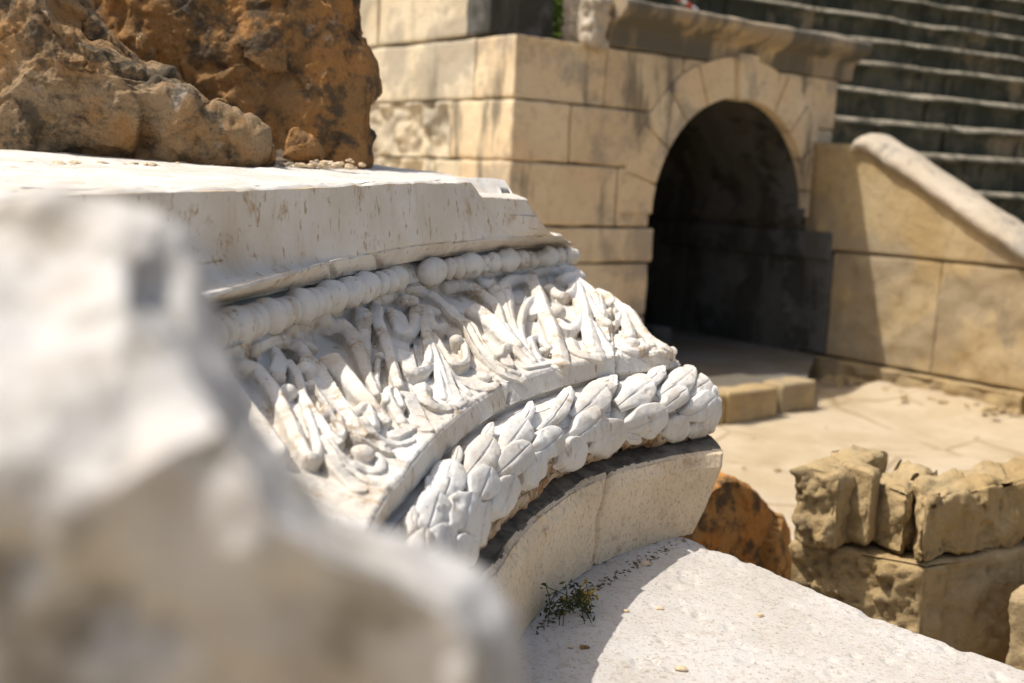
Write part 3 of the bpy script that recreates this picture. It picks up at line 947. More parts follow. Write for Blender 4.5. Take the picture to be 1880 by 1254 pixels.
# upper fillet
def crack_field(lines, depth, width, mid=0.0):
    def f(G, N, v):
        px = project(G)
        h = np.zeros(G.shape[:2])
        for pl in lines:
            d = seg_dist(px.reshape(-1, 2), np.array(pl, float))[0].reshape(h.shape)
            h = np.minimum(h, -depth * np.exp(-(d / width) ** 2))
        return h
    return f
def seg_dist(Q, P):
    best = np.full(len(Q), 1e9); par_ = np.zeros(len(Q))
    for i in range(len(P) - 1):
        a, b = P[i], P[i + 1]; ab = b - a
        t = np.clip(((Q - a) @ ab) / (ab @ ab + 1e-9), 0, 1)
        d = np.linalg.norm(Q - (a + t[:, None] * ab), axis=1)
        m = d < best
        best[m] = d[m]; par_[m] = i + t[m]
    return best, par_
fil1 = [F1, off(F1, 0.003, -0.004), mixst(F1, F2, 0.5, 0.5, 0.003), off(F2, 0.001, 0.004), F2]
strip('upper_fillet', fil1, 22, M['marble'], blk, step=1, amp=0.0022, freq=26, seed=6, field=crack_field([[(680, 455), (692, 470), (700, 494)], [(605, 480), (612, 500), (616, 520)]], 0.012, 5))
# bead bed
bed_top = off(F2, -0.030, -0.002)
bed_bot = off(B2, -0.022, 0.004)
strip('bead_bed', [F2, off(F2, -0.018, 0.0), bed_top, mixst(bed_top, bed_bot, 0.4, 0.5, -0.01), bed_bot, off(B2, -0.022, -0.010)], 26, M['marble_frieze'], blk, step=2, amp=0.003, freq=22, seed=7)

# ---- bead moulding
bm = link('bead_moulding', mesh_np('bead_string', *(lambda g: (g[0].reshape(-1, 3), g[1]))(strip_np(
    [off(bed_top, 0.006, -0.006), mixst(bed_top, bed_bot, 0.5, 0.5, 0.010), off(bed_bot, 0.004, 0.004)], 8, step=4, amp=0.002, freq=20, seed=9)[:2])), M['marble'], blk)
AXs = mixst(F2, B2, 0.45, 0.52, -0.006)
AXp = blk_pos(*AXs); AXpx = project(AXp)[:, 0]
beads = [(330, 12), (345, 11), (365, 20), (388, 12), (401, 12), (421, 20), (440, 12), (457, 12), (480, 19), (503, 12), (517, 12), (541, 17), (563, 12), (577, 12), (599, 21), (626, 8),
         (634, 17), (663, 20), (689, 13), (706, 12), (722, 15), (788, 23), (817, 12), (834, 12), (858, 22), (885, 9), (899, 13), (927, 20), (953, 13), (975, 11), (1000, 19), (1022, 11), (1041, 12), (1056, 9)]
for i, (bx, hw) in enumerate(beads):
    order = np.argsort(AXpx)
    idx = int(order[np.searchsorted(AXpx[order], bx).clip(0, NU - 1)])
    p = AXp[idx]
    tan = AXp[min(idx + 4, NU - 1)] - AXp[max(idx - 4, 0)]; tan /= np.linalg.norm(tan)
    dep = (p - CAM) @ CF
    pxlen = np.linalg.norm(project(p + tan * 0.01) - project(p)) / 0.01
    big = hw > 16
    hl = hw / pxlen * (1.08 if big else 0.98)
    rad = (0.036 if big else 0.030) * (0.8 if hw < 10 else 1)
    out = BO - p; out -= (out @ TU) * TU; out /= np.linalg.norm(out)
    th = np.linspace(0, 2 * math.pi, 30, endpoint=False); ph = np.linspace(-1, 1, 21)
    G = []
    pw = 0.5 if big else 0.62
    for s in ph:
        rr = rad * max(0.0006, (1 - abs(s) ** (2.0 if big else 2.4))) ** pw
        G.append([p + tan * (s * hl) + out * (rr * math.cos(t) * 1.0 + 0.010) + TU * rr * math.sin(t) for t in th])
    G = np.array(G)
    C_ = p
    nn = (G - C_) / (np.linalg.norm(G - C_, axis=-1, keepdims=True) + 1e-9)
    G = G + nn * (0.0042 * fbm(G, 28, 4, i * 3))[..., None]
    chip = np.clip(fbm(G + i, 16, 3, 70 + i) - 0.28, 0, 1)
    G = G - nn * (chip * 0.05)[..., None]
    o = link('bead', mesh_np('bead', G.reshape(-1, 3), grid_faces(21, 30, close_v=True)), M['marble_leaf'], bm)
# cone shaped broken end after the gap
# ---- acanthus frieze
led = np.clip(0.055 - 0.04 * UU ** 1.5, 0.012, 0.06)
G0 = [ST['G1'][0] + led, ST['G1'][1], ST['G1'][2] + 0.005]
FZ0 = off(B2, -0.024, -0.014)
fz = [off(B2, -0.020, -0.006)] + [mixst(FZ0, G0, fr, v_, -0.040 * math.sin(math.pi * v_)) for v_, fr in ((0.0, 0.0), (0.12, 0.05), (0.25, 0.13), (0.4, 0.26), (0.55, 0.42), (0.7, 0.60), (0.83, 0.77), (0.93, 0.91), (1.0, 1.0))] + [off(G1, -0.006, 0.003), off(G1, -0.001, -0.001), off(G1, -0.001, -0.012)]

CRP = {'a': (420, 600, 300 / 1254), 'b': (580, 500, 250 / 1254), 'c': (700, 480, 250 / 1254), 'd': (850, 460, 250 / 1254), 'e': (1020, 480, 250 / 1254), 'f': (600, 680, 250 / 1254)}
SK = []
def S(crop, kind, h, w, pts, w1=None, h1=None):
    ox, oy, sc = CRP[crop]
    P = np.array(pts, float) * sc + [ox, oy]
    n = len(P)
    ws = np.linspace(w, w if w1 is None else w1, n) * sc
    hs = 0.012 + 0.48 * np.linspace(h, h if h1 is None else h1, n)
    SK.append((kind, P, ws, hs))
def ball(crop, h, x, y, r): S(crop, 'b', h, r, [(x, y), (x + 1, y + 1)])
# motif nearest the camera
S('a', 'r', .050, 48, [(200, 190), (330, 120), (450, 115), (560, 180), (610, 270)])
S('a', 'f', .046, 52, [(370, 200), (400, 250), (375, 350)])
S('a', 'r', .045, 62, [(110, 300), (200, 330), (300, 430), (390, 560), (450, 680), (520, 830), (590, 960)], 45)
S('a', 'r', .03, 60, [(-60, 330), (60, 480), (180, 640), (300, 800), (420, 960)])
ball('a', .050, 385, 400, 62); ball('a', .045, 455, 500, 70)
S('a', 'r', .046, 30, [(470, 280), (545, 390), (565, 500), (605, 640), (660, 800), (692, 930)])
S('a', 'r', .046, 38, [(692, 930), (680, 1010), (620, 1000), (560, 920), (520, 760)])
ball('a', .05, 590, 345, 78); ball('a', .045, 640, 460, 50)
S('a', 'c', .047, 88, [(620, 300), (690, 420), (780, 560), (890, 740), (1060, 880), (1220, 950)], 62)
S('a', 'r', .053, 26, [(610, 270), (700, 340), (770, 430), (860, 590), (950, 700), (1080, 815), (1240, 890)])
ball('a', .054, 762, 665, 68)
S('a', 'r', .046, 36, [(560, 520), (640, 630), (735, 760), (790, 850), (850, 890)])
S('a', 'r', .046, 28, [(830, 680), (880, 780), (885, 840), (820, 850)])
ball('a', .055, 1030, 965, 95)
S('a', 'r', .046, 36, [(740, 860), (850, 985), (980, 1070), (1110, 1110), (1180, 1070), (1150, 980)])
S('a', 'r', .040, 40, [(730, 880), (800, 970), (900, 1060), (1000, 1130), (1100, 1190), (1200, 1215)], 32)
S('a', 'f', .040, 62, [(775, 1000), (860, 1110), (1000, 1240)])
S('a', 'r', .060, 92, [(790, 300), (880, 390), (1000, 510), (1130, 640), (1220, 720)], 40, .045)
S('a', 'r', .048, 46, [(1010, 650), (1060, 610), (1090, 670), (1110, 770)])
S('a', 'r', .034, 55, [(470, 40), (560, 110), (640, 170)])
# second motif
S('b', 'r', .036, 105, [(60, 460), (200, 490), (330, 570), (400, 690), (450, 850), (510, 1000), (570, 1110)], 30)
S('b', 'r', .052, 88, [(420, 400), (430, 480), (452, 600), (472, 800), (490, 980)], 14, .03)
ball('b', .046, 590, 775, 46); S('b', 'r', .036, 20, [(580, 800), (560, 950), (580, 1090)])
S('b', 'r', .046, 60, [(560, 300), (555, 420), (600, 540), (650, 640), (690, 780), (720, 920), (775, 1050)], 40)
S('b', 'r', .052, 40, [(560, 280), (650, 245), (780, 210), (880, 170), (960, 180), (1080, 230), (1180, 310), (1254, 380)])
S('b', 'r', .058, 62, [(800, 275), (890, 285)])
S('b', 'f', .050, 82, [(725, 390), (770, 480), (800, 560)], 70)
S('b', 'r', .050, 42, [(905, 350), (920, 450), (890, 560), (850, 590)])
S('b', 'f', .048, 66, [(815, 745), (830, 800), (860, 880)])
S('b', 'r', .048, 58, [(850, 880), (910, 940), (1000, 915), (1055, 830), (1045, 720), (1020, 640)], 30)
S('b', 'r', .040, 34, [(975, 330), (1010, 480), (1050, 620), (1090, 780), (1150, 1000), (1180, 1150)])
# third motif
S('c', 'c', .052, 62, [(590, 430), (680, 540), (780, 590), (850, 710), (920, 840), (1010, 950), (1130, 1040), (1260, 1070)], 52)
S('c', 'r', .056, 26, [(360, 250), (480, 310), (590, 410), (685, 515), (765, 545), (830, 640), (905, 780), (1005, 895), (1120, 980), (1260, 1025)])
S('c', 'f', .046, 48, [(450, 440), (500, 470)])
S('c', 'r', .048, 42, [(430, 440), (450, 550), (505, 635), (575, 605)])
ball('c', .054, 690, 745, 70)
S('c', 'r', .048, 42, [(480, 700), (560, 820), (640, 925), (720, 965), (790, 920), (790, 830), (755, 740)], 26)
ball('c', .056, 950, 1065, 80)
S('c', 'r', .046, 40, [(600, 1010), (700, 1090), (800, 1145), (920, 1185), (1040, 1150), (1065, 1090)], 32)
S('c', 'r', .040, 42, [(370, 430), (400, 560), (430, 690), (480, 800), (540, 980), (600, 1130), (640, 1254)], 46)
S('c', 'f', .042, 66, [(545, 980), (600, 1120), (650, 1260)], 90)
S('c', 'r', .044, 28, [(490, 760), (590, 950), (680, 1080), (800, 1200), (880, 1260)])
S('c', 'r', .054, 54, [(600, 245), (720, 215), (840, 240), (930, 315), (1050, 400), (1080, 470), (1120, 600)], 40)
S('c', 'r', .058, 92, [(870, 490), (960, 540), (1050, 610), (1150, 710), (1250, 800)], 60)
S('d', 'r', .054, 62, [(380, 740), (450, 830), (560, 940), (650, 1020)], 40)
S('d', 'r', .048, 44, [(345, 970), (370, 900), (450, 895), (530, 960), (620, 1040)])
S('d', 'f', .040, 48, [(380, 960), (420, 1040)])
S('d', 'r', .038, 80, [(190, 300), (270, 340), (345, 430), (400, 560), (450, 700), (510, 800)], 18)
S('d', 'r', .054, 46, [(400, 300), (490, 255), (570, 270)])
S('d', 'r', .050, 52, [(380, 330), (420, 450), (430, 580), (480, 720), (520, 800)], 16)
S('d', 'r', .052, 30, [(680, 430), (595, 480), (548, 580), (530, 700), (540, 820), (600, 930), (650, 1010)])
S('d', 'c', .040, 66, [(640, 480), (625, 560)])
S('d', 'r', .054, 54, [(620, 250), (660, 340), (705, 430), (745, 560), (800, 680), (845, 800), (880, 920), (910, 1030)], 72)
S('d', 'r', .050, 36, [(640, 230), (740, 195), (860, 190), (960, 170), (1060, 175)])
S('d', 'r', .058, 56, [(950, 270), (1040, 260)])
S('d', 'r', .050, 46, [(790, 355), (860, 415), (940, 445), (1005, 405), (1020, 330)], 40)
ball('d', .054, 870, 575, 78)
S('d', 'r', .046, 38, [(880, 660), (960, 715), (1025, 735), (1080, 670), (1080, 560), (1045, 460)], 28)
S('d', 'r', .044, 46, [(1050, 320), (1100, 430), (1132, 560), (1152, 700), (1180, 850), (1210, 930)], 62)
S('d', 'r', .048, 62, [(1000, 860), (1025, 930), (1120, 970), (1240, 985)], 50)
S('d', 'r', .050, 32, [(605, 910), (612, 820), (680, 800), (740, 840), (795, 900)])
ball('d', .048, 750, 925, 55); S('d', 'r', .046, 46, [(620, 860), (660, 950), (700, 1000)])
S('d', 'f', .040, 46, [(570, 1060), (660, 1050), (760, 1030)])
S('e', 'r', .050, 40, [(0, 110), (90, 95), (190, 90), (250, 130)])
S('e', 'r', .058, 52, [(60, 190), (130, 145), (200, 155)])
S('e', 'r', .050, 42, [(205, 195), (300, 260), (365, 320), (390, 420)])
S('e', 'r', .050, 42, [(285, 330), (340, 440), (430, 540), (530, 590), (595, 545), (590, 470)], 32)
ball('e', .054, 520, 485, 66)
S('e', 'r', .044, 44, [(400, 290), (410, 400), (440, 520)])
S('e', 'r', .056, 52, [(480, 210), (500, 300), (520, 400)])
S('e', 'r', .056, 50, [(530, 220), (600, 330), (680, 470), (760, 610), (860, 710), (990, 780), (1080, 820)], 44)
S('e', 'r', .050, 46, [(560, 290), (620, 440), (660, 580), (690, 690)])
ball('e', .052, 712, 745, 68)
S('e', 'r', .044, 36, [(540, 765), (640, 815), (760, 838), (825, 800), (790, 730)], 30)
S('e', 'r', .044, 50, [(240, 330), (282, 480), (312, 620), (350, 760), (390, 860)], 60)
S('e', 'r', .042, 44, [(330, 570), (400, 680), (470, 780), (530, 850)], 54)
S('e', 'r', .050, 56, [(140, 750), (180, 835), (300, 885), (430, 885)], 46)
for k in range(26):
    t = random.random()
    ball('e', .030 + .02 * random.random(), 800 + 340 * t + random.uniform(-20, 20), 740 + 150 * t ** 1.3 + random.uniform(-40, 40), random.uniform(22, 48))
# feet of the second motif
S('f', 'r', .050, 36, [(555, 290), (560, 195), (600, 170), (645, 215), (690, 330)])
S('f', 'r', .046, 46, [(560, 230), (620, 340), (700, 470)])
ball('f', .044, 672, 240, 46)
S('f', 'f', .046, 72, [(742, 230), (812, 360), (870, 490), (905, 540)])
S('f', 'f', .044, 52, [(620, 595), (700, 545), (790, 505)])
S('f', 'r', .052, 78, [(880, 180), (895, 270), (980, 330), (1090, 350), (1200, 315), (1254, 260)], 44)
S('f', 'r', .052, 46, [(350, 340), (405, 390), (435, 490)])
S('f', 'r', .048, 60, [(330, 480), (430, 590), (560, 665), (700, 670), (790, 630)], 30)

# broad leaf blades lying lower than the ribs
S('a', 'l', .014, 110, [(640, 330), (720, 450), (820, 600), (930, 760), (1080, 880), (1200, 930)], 80)
S('a', 'l', .012, 90, [(300, 200), (360, 350), (470, 560), (540, 760), (600, 930)], 70)
S('c', 'l', .014, 98, [(560, 480), (680, 620), (800, 760), (880, 900), (1000, 1010), (1130, 1060)], 60)
S('b', 'l', .012, 105, [(690, 310), (760, 500), (800, 700), (830, 880)], 70)
S('b', 'l', .012, 70, [(950, 360), (995, 600), (1060, 900), (1120, 1150)], 80)
S('d', 'l', .012, 105, [(910, 260), (960, 450), (1010, 640)], 70)
S('d', 'l', .012, 75, [(250, 340), (330, 470), (420, 650), (490, 780)], 30)
S('e', 'l', .012, 72, [(330, 300), (380, 480), (440, 660)], 60)
S('e', 'l', .012, 80, [(590, 350), (640, 560), (720, 700)], 60)
GF, FF_, NF, _ = strip_np(fz, 110, step=2, amp=0.004, freq=24, seed=8, endcap=0.0, fine=0.001)
NF = grid_normals(GF)
if (NF[300, 20] @ (TU + TXx)) < 0: NF = -NF
vF = np.linspace(0, 1, GF.shape[1])
fadeF = (1 - 0.70 * smooth((vF - 0.68) / 0.20) - 0.22 * smooth((vF - 0.88) / 0.06)) * (0.30 + 0.70 * smooth(vF / 0.13))
LIFT = 0.022
pxF = project(GF + NF * (LIFT * fadeF)[None, :, None])
viewF = CAM - GF; viewF /= np.linalg.norm(viewF, axis=-1, keepdims=True)
okF = np.argwhere(((NF * viewF).sum(-1) > 0.03) & (pxF[..., 0] > 200))
kdF = kdtree.KDTree(len(okF))
for n_, (a_, b_) in enumerate(okF): kdF.insert((pxF[a_, b_, 0], pxF[a_, b_, 1], 0), n_)
kdF.balance()
dFu, dFv = np.gradient(GF, axis=0), np.gradient(GF, axis=1)
dXFu, dXFv = np.gradient(pxF, axis=0), np.gradient(pxF, axis=1)
def on_frieze(x, y):
    _, n_, dist = kdF.find((x, y, 0))
    a_, b_ = okF[n_]
    p = GF[a_, b_]
    Mx = np.array([dXFu[a_, b_], dXFv[a_, b_]]).T
    if dist < 12 and abs(np.linalg.det(Mx)) > 1e-3:
        q = np.clip(np.linalg.solve(Mx, np.array([x, y]) - pxF[a_, b_]), -1.2, 1.2)
        p = p + q[0] * dFu[a_, b_] + q[1] * dFv[a_, b_]
    return p, NF[a_, b_], fadeF[b_]
def stroke_np(kind, P, ws, hs, seed):
    ns = max(4, int(np.linalg.norm(np.diff(P, axis=0), axis=1).sum() / 3.0))
    if kind == 'b': P = np.array([P[0], P[0] + [0.5, 0]]); ns = 2
    t = np.linspace(0, len(P) - 1, ns)
    # smooth the traced centre line
    Q = np.stack([np.interp(t, np.arange(len(P)), P[:, k]) for k in (0, 1)], -1)
    for _ in range(6 if ns > 6 else 0): Q[1:-1] = 0.25 * Q[:-2] + 0.5 * Q[1:-1] + 0.25 * Q[2:]
    W_ = np.interp(t, np.arange(len(ws)), ws); W_ = W_ * (1.0 if kind == 'b' else 1.18) + (0 if kind == 'b' else 1.2); Hs = np.interp(t, np.arange(len(hs)), hs)
    C, Nn, fd = [], [], []
    for q in Q:
        p, n_, f_ = on_frieze(*q); C.append(p); Nn.append(n_); fd.append(f_)
    C = np.array(C); Nn = np.array(Nn); fd = np.array(fd)
    for _ in range(3 if ns > 6 else 0):
        Nn[1:-1] = Nn[:-2] + Nn[1:-1] + Nn[2:]; Nn /= np.linalg.norm(Nn, axis=1)[:, None]
        C[1:-1] = 0.25 * C[:-2] + 0.5 * C[1:-1] + 0.25 * C[2:]
    dep = (C - CAM) @ CF
    wm = W_ * dep / FPX
    T = np.gradient(C, axis=0) if kind != 'b' else np.repeat((dFu[300, 50] / np.linalg.norm(dFu[300, 50]))[None], ns, 0) * 1e-4
    L = np.linalg.norm(T, axis=1, keepdims=True); T = T / np.maximum(L, 1e-9)
    # rounded ends: extra rings that close up
    k = 6
    def ext(a, b): return np.concatenate([np.repeat(a[:1], k, 0), a, np.repeat(a[-1:], k, 0)])
    ang = np.linspace(0, math.pi / 2, k + 1)[:-1]
    sc = np.concatenate([np.sin(ang) * 0.98 + 0.02, np.ones(ns), (np.sin(ang) * 0.98 + 0.02)[::-1]])
    shift = np.concatenate([-np.cos(ang), np.zeros(ns), np.cos(ang)[::-1]])
    C, Nn, T, wm, fd, Hs = [ext(v, 0) for v in (C, Nn, T, wm, fd, Hs)]
    endk = 1.0 if kind == 'b' else 0.8
    C = C + T * (shift * wm * endk)[:, None]
    B = np.cross(Nn, T); B /= np.linalg.norm(B, axis=1, keepdims=True)
    m = 17
    a = np.linspace(-math.pi / 2, math.pi / 2, m)
    if kind == 'f':
        xs = np.sign(np.sin(a)) * np.abs(np.sin(a)) ** 0.8; ys = np.clip(np.cos(a) * 1.6, 0, 1) * 0.45
    elif kind == 'l':
        xs = np.sin(a); ys = (0.05 + 0.22 * np.abs(np.sin(a)) ** 2) * np.clip(np.cos(a) * 5, 0, 1)
    elif kind == 'c':
        xs = np.sin(a); ys = (0.12 + 0.52 * np.abs(np.sin(a)) ** 2.4) * np.clip(np.cos(a) * 5, 0, 1)
    else:
        xs = np.sin(a); ys = np.cos(a) if kind == 'b' else np.clip(0.62 * np.cos(a) + 0.38 * (1 - np.abs(np.sin(a))) ** 1.2, 0, 1) * 0.98
    xs = np.concatenate([[-0.80, -0.86], xs, [0.86, 0.80]])
    rings = []
    for i in range(len(C)):
        lift = (LIFT + (Hs[i] - 0.034) * 0.45) * fd[i] + 0.001
        lift = max(lift, 0.002)
        if kind == 'l': lift = 0.006 * fd[i] + 0.001
        yt = ys * wm[i] * sc[i] * (0.34 + 0.66 * fd[i])
        yy = np.concatenate([[-lift - 0.02, -lift * 0.4 - 0.002], yt, [-lift * 0.4 - 0.002, -lift - 0.02]])
        rings.append(C[i] + Nn[i] * (lift - 0.0025 + yy)[:, None] + B[i] * (xs * wm[i] * sc[i])[:, None])
    R_ = np.array(rings)
    V = R_.reshape(-1, 3); n1, n2 = R_.shape[:2]
    F = grid_faces(n1, n2, close_v=True)
    V = np.vstack([V, R_[0].mean(0), R_[-1].mean(0)])
    c0, c1 = n1 * n2, n1 * n2 + 1
    idx = np.arange(n2)
    f0 = np.stack([np.full(n2, c0), idx, (idx + 1) % n2, (idx + 1) % n2], -1)
    f1 = np.stack([np.full(n2, c1), (n1 - 1) * n2 + (idx + 1) % n2, (n1 - 1) * n2 + idx, (n1 - 1) * n2 + idx], -1)
    return V, F, f0[:, :3], f1[:, :3]
def build_frieze():
    Vs, quads, tris, n0 = [], [], [], 0
    top = GF; bot = GF - NF * 0.045
    nu, nv = GF.shape[:2]
    Vs += [top.reshape(-1, 3), bot.reshape(-1, 3)]
    F1_ = grid_faces(nu, nv); m = nu * nv
    quads += [F1_, F1_[:, ::-1] + m]
    ids = np.arange(m).reshape(nu, nv)
    bd = np.concatenate([ids[:, 0], ids[-1, 1:], ids[-2::-1, -1], ids[0, -2:0:-1]])
    b2 = np.roll(bd, -1)
    quads.append(np.stack([bd, bd + m, b2 + m, b2], -1))
    n0 = 2 * m
    for i, (kind, P, ws, hs) in enumerate(SK):
        V, F, t0, t1 = stroke_np(kind, P, ws, hs, i)
        Vs.append(V); quads.append(F + n0); tris += [t0 + n0, t1 + n0]; n0 += len(V)
    V = np.concatenate(Vs); Q = np.concatenate(quads); T = np.concatenate(tris)
    me = bpy.data.meshes.new('frieze_raw')
    me.from_pydata(V.tolist(), [], Q.tolist() + T.tolist())
    ob = bpy.data.objects.new('frieze_raw', me); COL.objects.link(ob)
    # outward faces everywhere so that the fused volume is solid
    import bmesh
    b_ = bmesh.new(); b_.from_mesh(me); bmesh.ops.recalc_face_normals(b_, faces=b_.faces[:]); b_.to_mesh(me); b_.free()
    md = ob.modifiers.new('fuse', 'REMESH'); md.mode = 'VOXEL'; md.voxel_size = 0.0016; md.use_smooth_shade = True
    dg = bpy.context.evaluated_depsgraph_get()
    out = bpy.data.meshes.new_from_object(ob.evaluated_get(dg))
    bpy.data.objects.remove(ob)
    n = len(out.vertices)
    co = np.empty(n * 3, np.float32); out.vertices.foreach_get('co', co); co = co.reshape(-1, 3).astype(float)
    no = np.empty(n * 3, np.float32); out.vertices.foreach_get('normal', no); no = no.reshape(-1, 3).astype(float)
    # one relaxing pass, then weathering
    ne = len(out.edges); ev = np.empty(ne * 2, np.int32); out.edges.foreach_get('vertices', ev); ev = ev.reshape(-1, 2)
    for _ in range(1):
        acc = np.zeros_like(co); cnt = np.zeros(n)
        for k in (0, 1, 2):
            acc[:, k] = np.bincount(ev[:, 0], co[ev[:, 1], k], n) + np.bincount(ev[:, 1], co[ev[:, 0], k], n)
        cnt = np.bincount(ev[:, 0], minlength=n) + np.bincount(ev[:, 1], minlength=n)
        co = 0.5 * co + 0.5 * acc / np.maximum(cnt, 1)[:, None]
    h = 0.0018 * fbm(co, 34, 4, 91) + 0.0008 * fbm(co, 130, 3, 92) - 0.010 * np.clip(fbm(co, 19, 4, 95) - 0.24, 0, 1)
    d = seg_dist(project(co), np.array([(1125, 560), (1127, 610), (1131, 655), (1133, 700)], float))[0]
    h = h - 0.010 * np.exp(-(d / 2.0) ** 2)
    co = co + no * h[:, None]
    out.vertices.foreach_set('co', co.astype(np.float32).ravel()); out.update()
    out.name = 'acanthus_frieze'
    return link('acanthus_frieze', out, M['marble_frieze'], blk)
build_frieze()

# lower fillet
fil2 = [G1, off(G1, 0.003, -0.004), mixst(G1, G2, 0.5, 0.5, 0.003), off(G2, 0.002, 0.004), G2]
CRK = [(1131, 648), (1134, 670), (1132, 700), (1133, 745), (1130, 785), (1140, 830)]
strip('lower_fillet', fil2, 24, M['marble'], blk, step=1, amp=0.003, freq=20, seed=10, field=crack_field([CRK, [(938, 720), (931, 748)]], 0.014, 2.5), round_end=0.04)

# ---- garland (torus)
W2 = ST['W2']
ow = np.clip(G2[0] - W2[0], 0.08, 0.24)
def tor(o, zf):
    f = o / 0.15
    th = G2[1] + (W2[1] - G2[1]) * min(1, f * 0.9)
    return [G2[0] - ow * f + (0 if True else 0), th, G2[2] + (W2[2] - G2[2]) * (zf / 0.145)]
tprof = [(0, 0.0), (-0.02, 0.006), (0.02, 0.004), (0.06, 0.008), (0.10, 0.024), (0.130, 0.046), (0.148, 0.072), (0.155, 0.10), (0.152, 0.125), (0.140, 0.148), (0.115, 0.166), (0.08, 0.176), (0.04, 0.182)]
trows = [tor(o, zf) for o, zf in tprof]
def torus_field(G, N, v):
    px = project(G)
    under = smooth((v - 0.55) / 0.2)
    h = (0.004 + 0.012 * under)[None] * fbm(G, 16, 5, 55) + (0.006 * under)[None] * fbm(G, 60, 4, 56)
    d = seg_dist(px.reshape(-1, 2), np.array(CRK, float))[0].reshape(h.shape)
    return h - 0.02 * np.exp(-(d / 3.0) ** 2) - 0.010 * (1 - under)[None]
GT, FT, NT_, hT = strip_np(trows, 84, step=2, amp=0.0, fine=0.0, seed=11, field=torus_field, endcap=0.25, round_end=0.07)
gar = link('laurel_garland', mesh_np('garland_core', GT.reshape(-1, 3), FT), M['marble_leaf'], blk)
gar.data.materials.append(M['crust'])
nu_, nv_ = GT.shape[0] - 1, GT.shape[1] - 1
mi = np.tile((np.arange(nv_) / nv_)[None], (nu_, 1)) + 0.10 * fbm(GT[:-1, :-1], 9, 4, 88) > 0.60
gar.data.polygons.foreach_set('material_index', mi.astype(np.int32).ravel())
GS, _, NS, _ = strip_np(trows, 84, step=2, amp=0.0, fine=0.0, seed=11, endcap=0.0, round_end=0.07)
pxS = project(GS)
view = CAM - GS; view /= np.linalg.norm(view, axis=-1, keepdims=True)
front = ((NS * view).sum(-1) > 0.04)
ii = np.argwhere(front)
kd = kdtree.KDTree(len(ii))
for n_, (i, j) in enumerate(ii): kd.insert((pxS[i, j, 0], pxS[i, j, 1], 0), n_)
kd.balance()
dPu, dPv = np.gradient(GS, axis=0), np.gradient(GS, axis=1)
dXu, dXv = np.gradient(pxS, axis=0), np.gradient(pxS, axis=1)
def on_torus(x, y):
    _, n_, dist = kd.find((x, y, 0))
    i, j = ii[n_]
    Mx = np.array([[dXu[i, j, 0], dXv[i, j, 0]], [dXu[i, j, 1], dXv[i, j, 1]]])
    dl = np.array([x - pxS[i, j, 0], y - pxS[i, j, 1]])
    det = Mx[0, 0] * Mx[1, 1] - Mx[0, 1] * Mx[1, 0]
    if abs(det) > 1e-3 and dist < 14:
        s = np.linalg.solve(Mx, dl); s = np.clip(s, -1.2, 1.2)
        return GS[i, j] + s[0] * dPu[i, j] + s[1] * dPv[i, j], NS[i, j]
    return GS[i, j], NS[i, j]
GC = {'g': (720, 780, 300 / 1254), 'h': (920, 660, 430 / 1880)}
leaves = [
 # crop, tip, base, half width, lift
 ('h', (1690, 165), (1530, 255), 88, 0), ('h', (1740, 225), (1680, 325), 46, 1), ('h', (1775, 318), (1630, 610), 95, 1),
 ('h', (1545, 105), (1270, 290), 92, 1), ('h', (1308, 112), (1130, 225), 52, 2), ('h', (1640, 515), (1470, 620), 62, 0),
 ('h', (1692, 308), (1455, 465), 92, 2), ('h', (1462, 270), (1262, 415), 74, 2), ('h', (1465, 468), (1290, 640), 84, 1),
 ('h', (1205, 205), (945, 370), 118, 1), ('h', (1285, 415), (985, 570), 120, 2), ('h', (1085, 632), (960, 615), 40, 1),
 ('h', (925, 168), (700, 275), 66, 0), ('h', (835, 245), (585, 460), 112, 1), ('h', (935, 505), (745, 790), 115, 1),
 ('h', (560, 255), (320, 565), 62, 1), ('h', (785, 435), (545, 650), 108, 2), ('h', (605, 640), (470, 900), 100, 1),
 ('h', (242, 378), (140, 540), 46, 0),
 ('g', (1010, 5), (840, 210), 112, 1), ('g', (1250, 75), (1050, 240), 100, 2), ('g', (1095, 222), (1035, 510), 76, 1),
 ('g', (768, 28), (680, 150), 42, 0), ('g', (745, 148), (580, 370), 118, 1), ('g', (1005, 185), (785, 395), 108, 2), ('g', (885, 402), (755, 735), 92, 1),
 ('g', (505, 208), (465, 350), 42, 0), ('g', (455, 328), (365, 610), 122, 1), ('g', (695, 368), (605, 620), 108, 2),
 ('g', (285, 438), (280, 590), 46, 0), ('g', (675, 603), (635, 970), 78, 1), ('g', (315, 565), (235, 870), 124, 1), ('g', (540, 558), (465, 870), 120, 2),
 ('g', (150, 678), (150, 870), 40, 0), ('g', (355, 785), (325, 1120), 118, 1), ('g', (545, 842), (555, 1110), 72, 1), ('g', (480, 850), (440, 1120), 62, 2), ('g', (205, 845), (195, 1120), 92, 1),
 ('g', (300, 1020), (270, 1300), 110, 2), ('g', (120, 1050), (110, 1300), 90, 1), ('g', (470, 1050), (450, 1300), 80, 1),
]
